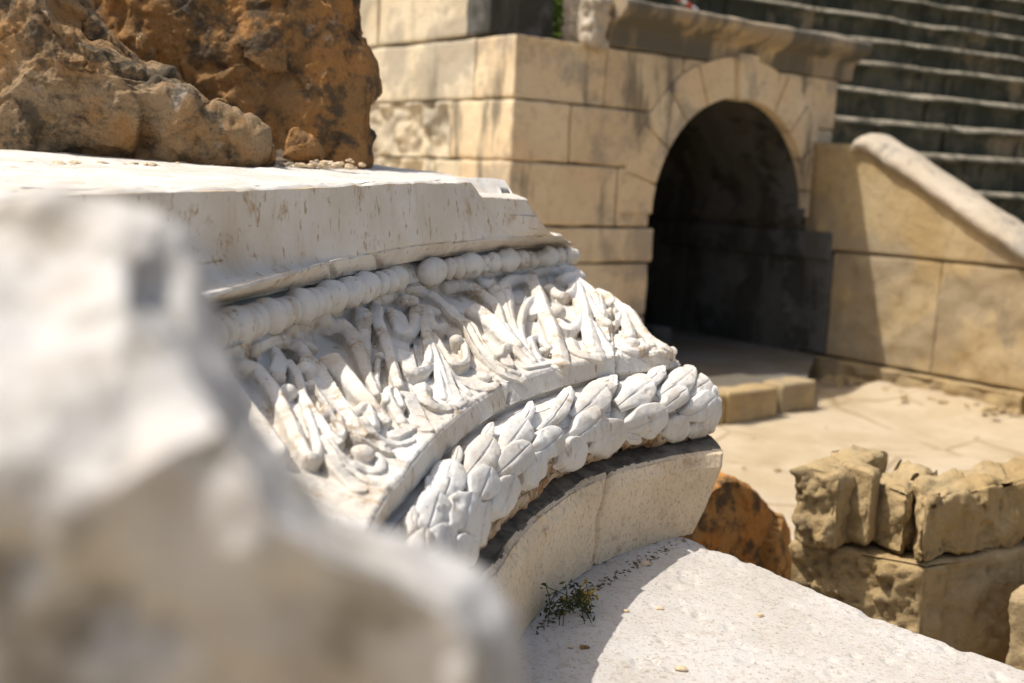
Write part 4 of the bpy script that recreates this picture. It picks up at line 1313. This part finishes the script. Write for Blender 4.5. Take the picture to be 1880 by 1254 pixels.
def laurel(k, crop, tip, base, hw, lift):
    ox, oy, sc = GC[crop]
    T_ = np.array(tip, float) * sc + [ox, oy]; B_ = np.array(base, float) * sc + [ox, oy]; hw = hw * sc
    ax = T_ - B_; L = np.linalg.norm(ax); ax /= L
    pr = np.array([-ax[1], ax[0]])
    ns, nt = 34, 27
    G = np.zeros((ns, nt, 3))
    rr = np.random.default_rng(200 + k)
    lean = rr.uniform(-0.06, 0.06)
    for a, s in enumerate(1 - (1 - np.linspace(0, 1, ns)) ** 1.8):
        wv = hw * 1.06 * max(0.0, 1 - s ** 6.0) ** 0.5 * (0.5 + 0.5 * smooth(s / 0.55))
        wv *= 1 + 0.05 * math.sin(9 * s + k)
        for b, t in enumerate(np.linspace(-1, 1, nt)):
            q = B_ + ax * (s * L) + pr * (t * wv + lean * L * math.sin(math.pi * s))
            p, n_ = on_torus(q[0], q[1])
            rim = abs(t)
            h = 0.004 + 0.004 * lift + 0.006 * s ** 1.2 + 0.0032 * (1 - rim ** 2.6) - 0.014 * (1 - smooth(s / 0.22))
            h -= 0.0030 * math.exp(-(t / 0.05) ** 2) * (1 - 0.75 * s ** 6)
            if rim > 0.97 or a == ns - 1: h = h - 0.004
            G[a, b] = p + n_ * h
    n0 = grid_normals(G)
    avg = np.array([on_torus(*(B_ + ax * L * 0.5))[1]])[0]
    G = G + avg * (0.0020 * fbm(G, 45, 4, 300 + k) - 0.02 * np.clip(fbm(G, 24, 3, 400 + k) - 0.26, 0, 1))[..., None]
    # skirt sinks into the core
    bnd = np.concatenate([G[:, 0], G[-1, 1:], G[-2::-1, -1], G[0, -2:0:-1]])
    R2 = np.array([bnd, bnd - avg * 0.006 + (G.mean((0, 1)) - bnd) * 0.015, bnd - avg * 0.03 + (G.mean((0, 1)) - bnd) * 0.10])
    V, F = join([(G.reshape(-1, 3), grid_faces(ns, nt)), (R2.reshape(-1, 3), grid_faces(3, len(bnd), close_v=True))])
    link('laurel_leaf', mesh_np('laurel_leaf', V, F), M['marble_leaf'], gar)
for k, lf in enumerate(leaves): laurel(k, *lf)

# ---- base
Cst, Hst = ST['C'], ST['H']
rec = [W2[0] + 0.085, W2[1], W2[2] - 0.012]
Ce = edge_noise(Cst, 41, 0.004, 0.002, 0.010, 8)
brows = [off(rec, -0.02, 0.01), rec, mixst(rec, Ce, 0.55, 0.35, 0, 0.0), mixst(rec, Ce, 0.85, 0.65), Ce, mixst(Ce, Hst, 0.05, 0.15, 0.012), mixst(Ce, Hst, 0.3, 0.5, 0.010), mixst(Ce, Hst, 0.75, 0.85, 0.004), off(Hst, 0.0, 0.0), off(Hst, -0.12, -0.02)]
bcr = [[(1118, 868), (1112, 915), (1098, 960), (1100, 1000), (1092, 1042)], [(985, 942), (1003, 962), (1001, 1000), (994, 1060)]]
def base_field(G, N, v):
    px = project(G).reshape(-1, 2)
    h = 0.005 * fbm(G, 7, 4, 61) + 0.0025 * fbm(G, 45, 4, 62)
    for pl, dp in zip(bcr, (0.016, 0.012)):
        d = seg_dist(px, np.array(pl, float) )[0].reshape(h.shape)
        h = h - dp * np.exp(-(d / 3.2) ** 2)
    return h
_, bG = strip('base', brows, 120, M['base'], blk, step=1, amp=0.0, fine=0.0, seed=12, field=base_field, endcap=0.3, round_end=0.015)
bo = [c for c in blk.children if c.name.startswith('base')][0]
bo.data.materials.append(M['shade_grime'])
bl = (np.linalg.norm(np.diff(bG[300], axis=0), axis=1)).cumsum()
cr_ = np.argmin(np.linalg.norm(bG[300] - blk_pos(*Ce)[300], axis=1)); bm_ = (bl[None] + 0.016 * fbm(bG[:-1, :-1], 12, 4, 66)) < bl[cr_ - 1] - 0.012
bo.data.polygons.foreach_set('material_index', bm_.astype(np.int32).ravel())  # recessed shoulder painted dark, part dirt and part shade

# ------------------------------------------------------------------ marble slab under the block
def slab():
    edge_px = [(1200, 962), (1260, 985), (1310, 1003), (1380, 1030), (1450, 1060), (1540, 1098), (1640, 1142), (1760, 1184), (1900, 1234), (2300, 1390)]
    ex_ = np.array(edge_px, float)
    r, th = blk_hit(ex_, -0.93)
    E_ = blk_pos(r, th, np.full(len(r), -0.93))
    E_ = np.concatenate([[E_[0] + (E_[0] - E_[1]) / np.linalg.norm(E_[0] - E_[1]) * 1.2], E_])
    E_ = line_resample(E_, 420)
    din = np.cross(TU, (E_[-1] - E_[0])); din /= np.linalg.norm(din)
    if din @ np.array([-1, -1, 0]) < 0: din = -din
    rows = []
    for s, dz in [(0.03, -1.05), (0.02, -0.5), (0.006, -0.05), (0.0, -0.012), (0.004, -0.004), (0.012, 0.0)] + [(0.012 + 1.9 * (k / 330) ** 1.0, 0.0) for k in range(1, 331)]:
        rows.append(E_ + din * s + TU * dz)
    G = np.array(rows)
    nz = 0.0035 * fbm(G, 4, 4, 71) + 0.0016 * fbm(G, 26, 5, 72)
    pit = -0.012 * np.clip(fbm(G, 34, 4, 73) - 0.22, 0, 1) * 1.6
    ch = -0.02 * np.clip(fbm(G, 14, 4, 75) - 0.1, 0, 1) * np.exp(-(np.arange(len(rows)) - 4) ** 2 / 18.0)[:, None]
    G = G + TU * (nz + pit + ch)[..., None]
    o = link('marble_slab', mesh_np('marble_slab', G.reshape(-1, 3), grid_faces(len(rows), 420)), M['slab'], None, G[60, 200])
    tag(o, 'flat pale pitted marble slab lying under the carved block', 'stone slab')
slab()

# ------------------------------------------------------------------ rocks on the block
def rock(name, px, dep, anchor, mat, label, cat, normal=None, thick=0.3, group=None, **kw):
    p0 = at_depth(anchor[0], anchor[1], dep)
    nrm = np.array([0.15, -1, 0.1]) if normal is None else np.array(normal, float)
    V, F = outline_rock_np(px, p0, nrm, thick, **kw)
    b = V[:, 2].min()
    o = link(name, mesh_np(name, V, F), M[mat], None, (V[:, 0].mean(), V[:, 1].mean(), b))
    tag(o, label, cat, group)
    return o
rock('boulder', [(-120, 310), (-140, 60), (-100, -140), (60, -200), (110, -60), (138, 0), (160, 25), (172, 58), (232, 92), (245, 100), (285, 108), (318, 140), (322, 170), (350, 165), (372, 182), (420, 205), (480, 228), (494, 245), (492, 280), (460, 300), (300, 306), (150, 303)], 3.0, (300, 300), 'rock',
     'rugged grey brown boulder at the left end of the marble block top', 'boulder', normal=(0.1, -1, 0.12), thick=0.35, n=260, rings=90, bulge=0.10, pw=2.2, amp=0.04, freq=8, seed=3, fac=0.22, nfac=150, flare=0.05)
rock('boulder', [(120, 300), (110, 100), (130, -120), (400, -160), (600, -150), (640, -40), (655, 20), (672, 80), (676, 140), (678, 200), (680, 240), (672, 280), (662, 306), (600, 308), (400, 306)], 3.55, (500, 306), 'rock_orange',
     'tall rusty orange brown boulder behind the small upright shard', 'boulder', normal=(0.05, -1, 0.05), thick=0.45, n=240, rings=90, bulge=0.10, pw=2.6, amp=0.035, freq=6, seed=8, fac=0.2, nfac=120, flare=0.02)
rock('rock_shard', [(520, 286), (528, 262), (536, 236), (545, 233), (560, 245), (578, 256), (590, 268), (598, 282), (592, 298), (560, 297), (540, 293)], 3.22, (555, 290), 'rock_orange',
     'small upright brown shard leaning before the orange boulder', 'rock', normal=(0.35, -1, 0.1), thick=0.07, n=90, rings=34, bulge=0.02, pw=2.0, amp=0.005, freq=30, seed=5, fac=0.10, nfac=14)
chips = [
 ((498, 264, 6, 12), 'narrow ochre chip wedged beside the right tip of the grey boulder'),
 ((513, 281, 9, 7), 'tiny pointed ochre chip left of the upright shard'),
 ((515, 292, 24, 7), 'largest flat pale flake at the foot of the upright shard'),
 ((480, 297, 14, 7), 'pale flat chip left of the large flake by the shard'),
 ((508, 308, 7, 6), 'small pointed pale chip in front of the large flake'),
 ((585, 303, 16, 6), 'pale flat chip right of the upright shard foot'),
 ((648, 310, 8, 5), 'yellowish chip under the right edge of the orange boulder'),
 ((275, 303, 11, 5), 'pale chip below the middle of the grey boulder'),
 ((258, 77, 9, 17), 'long grey flake standing in the cleft between both boulders'),
 ((405, 187, 14, 6), 'flat grey flake resting in the cleft low between the boulders'),
 ((108, 300, 9, 4), 'small pale chip below the left part of the grey boulder'),
]
for i, ((x, y, hw, hh), lab) in enumerate(chips):
    if i in (8, 9): dep = 3.03
    else:
        r_, t_ = blk_hit([(x, y + hh * 0.8)], -0.112); dep = float(min(3.5, max(2.3, (blk_pos(r_, t_, np.array([-0.112]))[0] - CAM) @ CF)))
    c = at_depth(x, y, dep)
    V, F = blob_np(c, (hw * dep / FPX, hw * 0.7 * dep / FPX, hh * dep / FPX), 20 + i, 0.35)
    o = link('stone_chip', mesh_np('stone_chip', V, F, False), M['chip'] if i not in (8, 9) else M['rock'], None, c)
    tag(o, lab, 'stone chip', 'stone chips on the block top')
# crumbs: too many to count
parts = []
for i in range(150):
    if i < 110: x = random.gauss(550, 50); x = min(max(x, 440), 665); y = 308 + random.gauss(-2, 4) - abs(x - 530) * 0.012
    else: x = random.uniform(20, 470); y = 303 + random.uniform(-3, 3)
    r_, t_ = blk_hit([(x, y)], -0.112); p = blk_pos(r_, t_, np.array([-0.112]))[0]
    dd = (p - CAM) @ CF
    if dd > 3.5 or dd < 1.5: p = at_depth(x, y, 3.2)
    s = random.uniform(0.004, 0.012)
    parts.append(blob_np(p, (s * 1.4, s, s * 0.7), 500 + i, 0.4, 9, 6))
V, F = join(parts)
o = link('stone_crumbs', mesh_np('stone_crumbs', V, F, False), M['chip'], None, V.mean(0))
tag(o, 'pale crumbs and grit scattered along the foot of the boulders', 'stone crumbs', kind='stuff')

# ------------------------------------------------------------------ stones on the right
rock('fallen_block', [(1240, 1010), (1255, 960), (1300, 905), (1335, 880), (1370, 895), (1430, 935), (1450, 965), (1452, 1080), (1400, 1140), (1250, 1120)], 4.4, (1350, 960), 'rock_red',
     'orange brown stone half in shadow beside the carved block end', 'stone block', normal=(0.72, -0.7, 0.05), thick=0.5, n=140, rings=40, bulge=0.03, pw=4, amp=0.02, freq=6, seed=6, fac=0.12, nfac=16)
tl, tc, tr = on_z(1450, 985, 0.40), on_z(1702, 1037, 0.40), on_z(1900, 1006, 0.40)
e1 = tl - tc; L1 = np.linalg.norm(e1); e1 /= L1
e2 = tr - tc; e2 /= np.linalg.norm(e2)
V, F = rough_box_np(tc + e1 * L1 / 2 + e2 * 0.8 - ZX * 0.40, e1, e2, ZX, (L1, 1.6, 0.80), res=0.012, bevel=0.03, amp=0.012, freq=11, seed=15, face_amp={'-y': 0.07, '-x': 0.04}, fac=0.05)
o = link('rough_block', mesh_np('rough_block', V, F), M['boulder'], None, tc - ZX * 0.8)
tag(o, 'long rough hewn ochre block at the bottom of the stack on the right', 'stone block')
def hewn(px, zt, hgt, label, seed, depth=None, amp=0.02, fac=0.12, face=None, bevel=0.03):
    """block from three pixels on its top plane: far left corner, near corner, right corner"""
    a, b, c_ = [on_z(x, y, zt) for x, y in px]
    u = a - b; Lu = np.linalg.norm(u); u /= Lu
    w = c_ - b; Lw = depth or np.linalg.norm(w); w /= np.linalg.norm(w)
    V, F = rough_box_np(b + u * Lu / 2 + w * Lw / 2 - ZX * hgt / 2, u, w, ZX, (Lu, Lw, hgt), res=0.011, bevel=bevel, amp=amp, freq=13, seed=seed, face_amp=face or {'-y': 0.02, '-x': 0.02, '+z': 0.01}, fac=fac, nfac=16)
    o = link('rough_block', mesh_np('rough_block', V, F), M['boulder'], None, b - ZX * hgt)
    return tag(o, label, 'stone block')
hewn([(1462, 852), (1545, 868), (1640, 826)], 0.66, 0.26, 'pitted ochre stone at the left end of the upper row of blocks', 41, face={'-y': 0.05, '-x': 0.02}, amp=0.014)
hewn([(1540, 848), (1606, 868), (1640, 845)], 0.665, 0.25, 'upright flat ochre slab second in the upper row of blocks', 42, depth=0.10, amp=0.008, fac=0.06, face={'-y': 0.012})
hewn([(1600, 880), (1668, 905), (1720, 862)], 0.615, 0.21, 'small wedge shaped stone between the flat slab and the big shaded block', 43, fac=0.2, amp=0.012)
hewn([(1668, 872), (1700, 908), (2050, 850)], 0.63, 0.235, 'biggest block of the upper row with its front in deep shadow', 44, amp=0.02, fac=0.14, bevel=0.05)
V, F = rough_box_np(on_z(1985, 1240, 0.05), e1, e2, ZX, (0.18, 0.5, 0.6), res=0.015, bevel=0.04, amp=0.04, freq=7, seed=19)
c = on_z(1930, 1210, -0.25)
o = link('rough_block', mesh_np('rough_block', V, F), M['boulder'], None, c)
tag(o, 'sunlit rough stone cut off by the lower right frame edge', 'stone block')

# ------------------------------------------------------------------ near fragment, out of focus
def near_fragment():
    n = 150
    def L(pts, dep):
        q = line_resample(np.array(pts, float), n)
        d = np.interp(np.linspace(0, 1, n), np.linspace(0, 1, len(dep)), dep)
        return CAM + ray(q[:, 0], q[:, 1]) * d[:, None]
    rows = [
        L([(-300, 700), (200, 700), (380, 800), (470, 950), (600, 1060), (900, 1240), (965, 1500)], [0.75, 0.75, 0.66, 0.58]),
        L([(-300, 395), (0, 378), (100, 370), (200, 384), (290, 404), (345, 440), (378, 500), (388, 560), (420, 650), (475, 775), (545, 870), (620, 950), (760, 1005), (880, 1060), (935, 1130), (965, 1300), (975, 1500)], [0.60, 0.58, 0.56, 0.53, 0.50]),
        L([(-300, 430), (0, 440), (120, 440), (220, 450), (270, 470), (310, 540), (345, 600), (385, 660), (440, 770), (520, 880), (600, 965), (745, 1020), (865, 1075), (915, 1140), (945, 1300), (955, 1500)], [0.54, 0.52, 0.50, 0.475, 0.46]),
        L([(-300, 560), (0, 560), (140, 570), (230, 560), (300, 620), (360, 690), (425, 790), (500, 890), (580, 975), (725, 1035), (845, 1090), (890, 1150), (920, 1300), (930, 1500)], [0.47, 0.46, 0.445, 0.44, 0.435]),
        L([(-300, 720), (0, 740), (120, 800), (230, 850), (330, 800), (400, 765), (440, 830), (500, 930), (590, 1000), (720, 1055), (830, 1110), (870, 1170), (890, 1300), (900, 1500)], [0.42, 0.41, 0.405, 0.41, 0.42]),
        L([(-300, 900), (0, 930), (90, 960), (190, 930), (300, 870), (390, 820), (430, 880), (480, 980), (570, 1040), (690, 1085), (790, 1140), (830, 1200), (850, 1320), (860, 1500)], [0.405, 0.40, 0.398, 0.405, 0.415]),
        L([(-300, 1250), (0, 1250), (200, 1240), (400, 1230), (600, 1260), (800, 1400), (830, 1500)], [0.435, 0.43, 0.43, 0.435]),
        L([(-300, 1600), (0, 1600), (200, 1600), (400, 1600), (600, 1600), (800, 1600), (830, 1700)], [0.48, 0.475, 0.475, 0.47]),
    ]
    R_ = np.array(rows)
    t = np.linspace(0, len(rows) - 1, 130)
    # Catmull-Rom across the rows
    out = []
    for v in t:
        i = min(int(v), len(rows) - 2); f = v - i
        p0_, p1_, p2_, p3_ = R_[max(i - 1, 0)], R_[i], R_[i + 1], R_[min(i + 2, len(rows) - 1)]
        out.append(0.5 * ((2 * p1_) + (-p0_ + p2_) * f + (2 * p0_ - 5 * p1_ + 4 * p2_ - p3_) * f * f + (-p0_ + 3 * p1_ - 3 * p2_ + p3_) * f ** 3))
    G = np.array(out)
    N = grid_normals(G)
    if (N * (CAM - G)).sum() < 0: N = -N
    px = project(G)
    h = 0.007 * fbm(G, 22, 5, 5) + 0.003 * fbm(G, 70, 4, 6)
    for (x, y, r, dp) in ((300, 510, 62, 0.011), (45, 560, 90, 0.010), (120, 520, 70, 0.006), (190, 1150, 70, 0.02), (300, 1180, 40, 0.012), (30, 1040, 50, 0.010), (540, 1110, 60, 0.010), (390, 830, 40, 0.006)):
        h = h - dp * np.exp(-(((px[..., 0] - x) ** 2 + (px[..., 1] - y) ** 2) / r ** 2))
    G = G + N * h[..., None]
    back = np.array([G[0] + (np.array([-0.1, 0.05, -0.3])) * s for s in (1, 0.5)])
    G = np.concatenate([back, G], 0)
    o = link('marble_fragment', mesh_np('marble_fragment', G.reshape(-1, 3), grid_faces(G.shape[0], n)), M['marble_near'], None, G[-1, 60])
    tag(o, 'blurred white broken marble lump closest to the camera, filling the lower left', 'broken stone')
near_fragment()

# ------------------------------------------------------------------ weed under the base and dry tufts
def weed():
    def P(x, y, lift=0.0):
        r_, t_ = blk_hit([(x, y)], -0.93)
        return blk_pos(r_, t_, np.array([-0.93]))[0]
    root_p = P(1050, 1135)
    root = thing('weed', root_p, 'scrawny green weed with yellow seed heads growing under the carved block', 'weed')
    stems, heads, lv, yl = [], [], [], []
    r = random.Random(5)
    for k in range(30):
        b = P(1000 + r.random() * 90, 1150 - r.random() * 60)
        yellow = k < 6
        tipx, tipy = (1060 + r.random() * 45, 1062 + r.random() * 35) if yellow else (1000 + r.random() * 80, 1072 + r.random() * 60)
        dep = (b - CAM) @ CF - 0.02
        t = at_depth(tipx, tipy, dep)
        m = (b + t) / 2 + np.array([r.uniform(-.012, .012), 0, .01])
        pts = line_resample(np.array([b, m, t]), 5)
        for i in range(4):
            ez = pts[i + 1] - pts[i]; L_ = np.linalg.norm(ez); ez /= L_
            ex = np.cross(ez, [0, 1, 0]); ex /= np.linalg.norm(ex)
            stems.append(rough_box_np((pts[i] + pts[i + 1]) / 2, ex, np.cross(ez, ex), ez, (0.0016, 0.0016, L_ * 1.05), res=0.5, bevel=0.0004, amp=0))
        for q in range(9):
            p = pts[r.randrange(1, 5)] + np.array([r.uniform(-.012, .012), r.uniform(-.012, .012), r.uniform(-.006, .012)])
            u = np.array([r.uniform(-1, 1), r.uniform(-1, 1), r.uniform(-.3, 1)]); u /= np.linalg.norm(u); v = np.cross(u, [0.3, 1, 0.2]); v /= np.linalg.norm(v)
            s = r.uniform(.004, .008)
            (yl if yellow else lv).append((np.array([p - u * s, p + v * s * .4, p + u * s, p - v * s * .4]), np.array([[0, 1, 2, 3]])))
        if yellow or r.random() < 0.3:
            heads.append(blob_np(t, (0.0035, 0.0035, 0.005), k, 0.3, 8, 6))
    V, F = join(stems); link('stem', mesh_np('stem', V, F), M['weed_green'], root)
    V, F = join(lv); link('leaves', mesh_np('leaves', V, F, False), M['weed_green'], root)
    V, F = join(yl); link('dry_leaves', mesh_np('dry_leaves', V, F, False), M['weed_yellow'], root)
    for V, F in heads: link('seed_head', mesh_np('seed_head', V, F), M['weed_yellow'], root)
weed()
lit = []
for i in range(230):
    t = random.random()
    x = 985 + 290 * t; y = 1160 - 182 * t ** 0.8 + random.gauss(2, 6)
    r_, t_ = blk_hit([(x, y)], -0.929); p = blk_pos(r_, t_, np.array([-0.929]))[0]
    sz = random.uniform(0.0009, 0.0026)
    lit.append(blob_np(p, (sz * random.uniform(1, 2.5), sz, sz * 0.6), 900 + i, 0.4, 7, 5))
V, F = join(lit)
o = link('dry_litter', mesh_np('dry_litter', V, F, False), M['litter'], None, V.mean(0))
tag(o, 'dark dry litter and soil grains along the foot of the carved block', 'litter', kind='stuff')
peb = [(1186, 1035, 9, 'largest pebble in the shadow under the far end of the base'), (1150, 1122, 6, 'dry brown tuft sized crumb at the edge of the shadow'), (1212, 1118, 8, 'flat grey flake just outside the shadow edge'), (1072, 1188, 9, 'dark crumb in the shadow near the lower frame edge'), (1395, 1130, 8, 'brown speckled pebble in the sunlit middle of the slab'), (1252, 1228, 11, 'rough brown pebble at the bottom edge of the slab'), (1048, 1188, 5, 'small dark grain left of the dark crumb in shadow')]
for i, (x, y, hw, lab) in enumerate(peb):
    r_, t_ = blk_hit([(x, y)], -0.928); p = blk_pos(r_, t_, np.array([-0.928]))[0]
    s = hw * ((p - CAM) @ CF) / FPX
    V, F = blob_np(p, (s, s * 0.7, s * 0.5), 40 + i, 0.4)
    o = link('pebble', mesh_np('pebble', V, F, False), M['chip'] if i != 3 else M['rock'], None, p)
    tag(o, lab, 'pebble', 'pebbles on the marble slab')
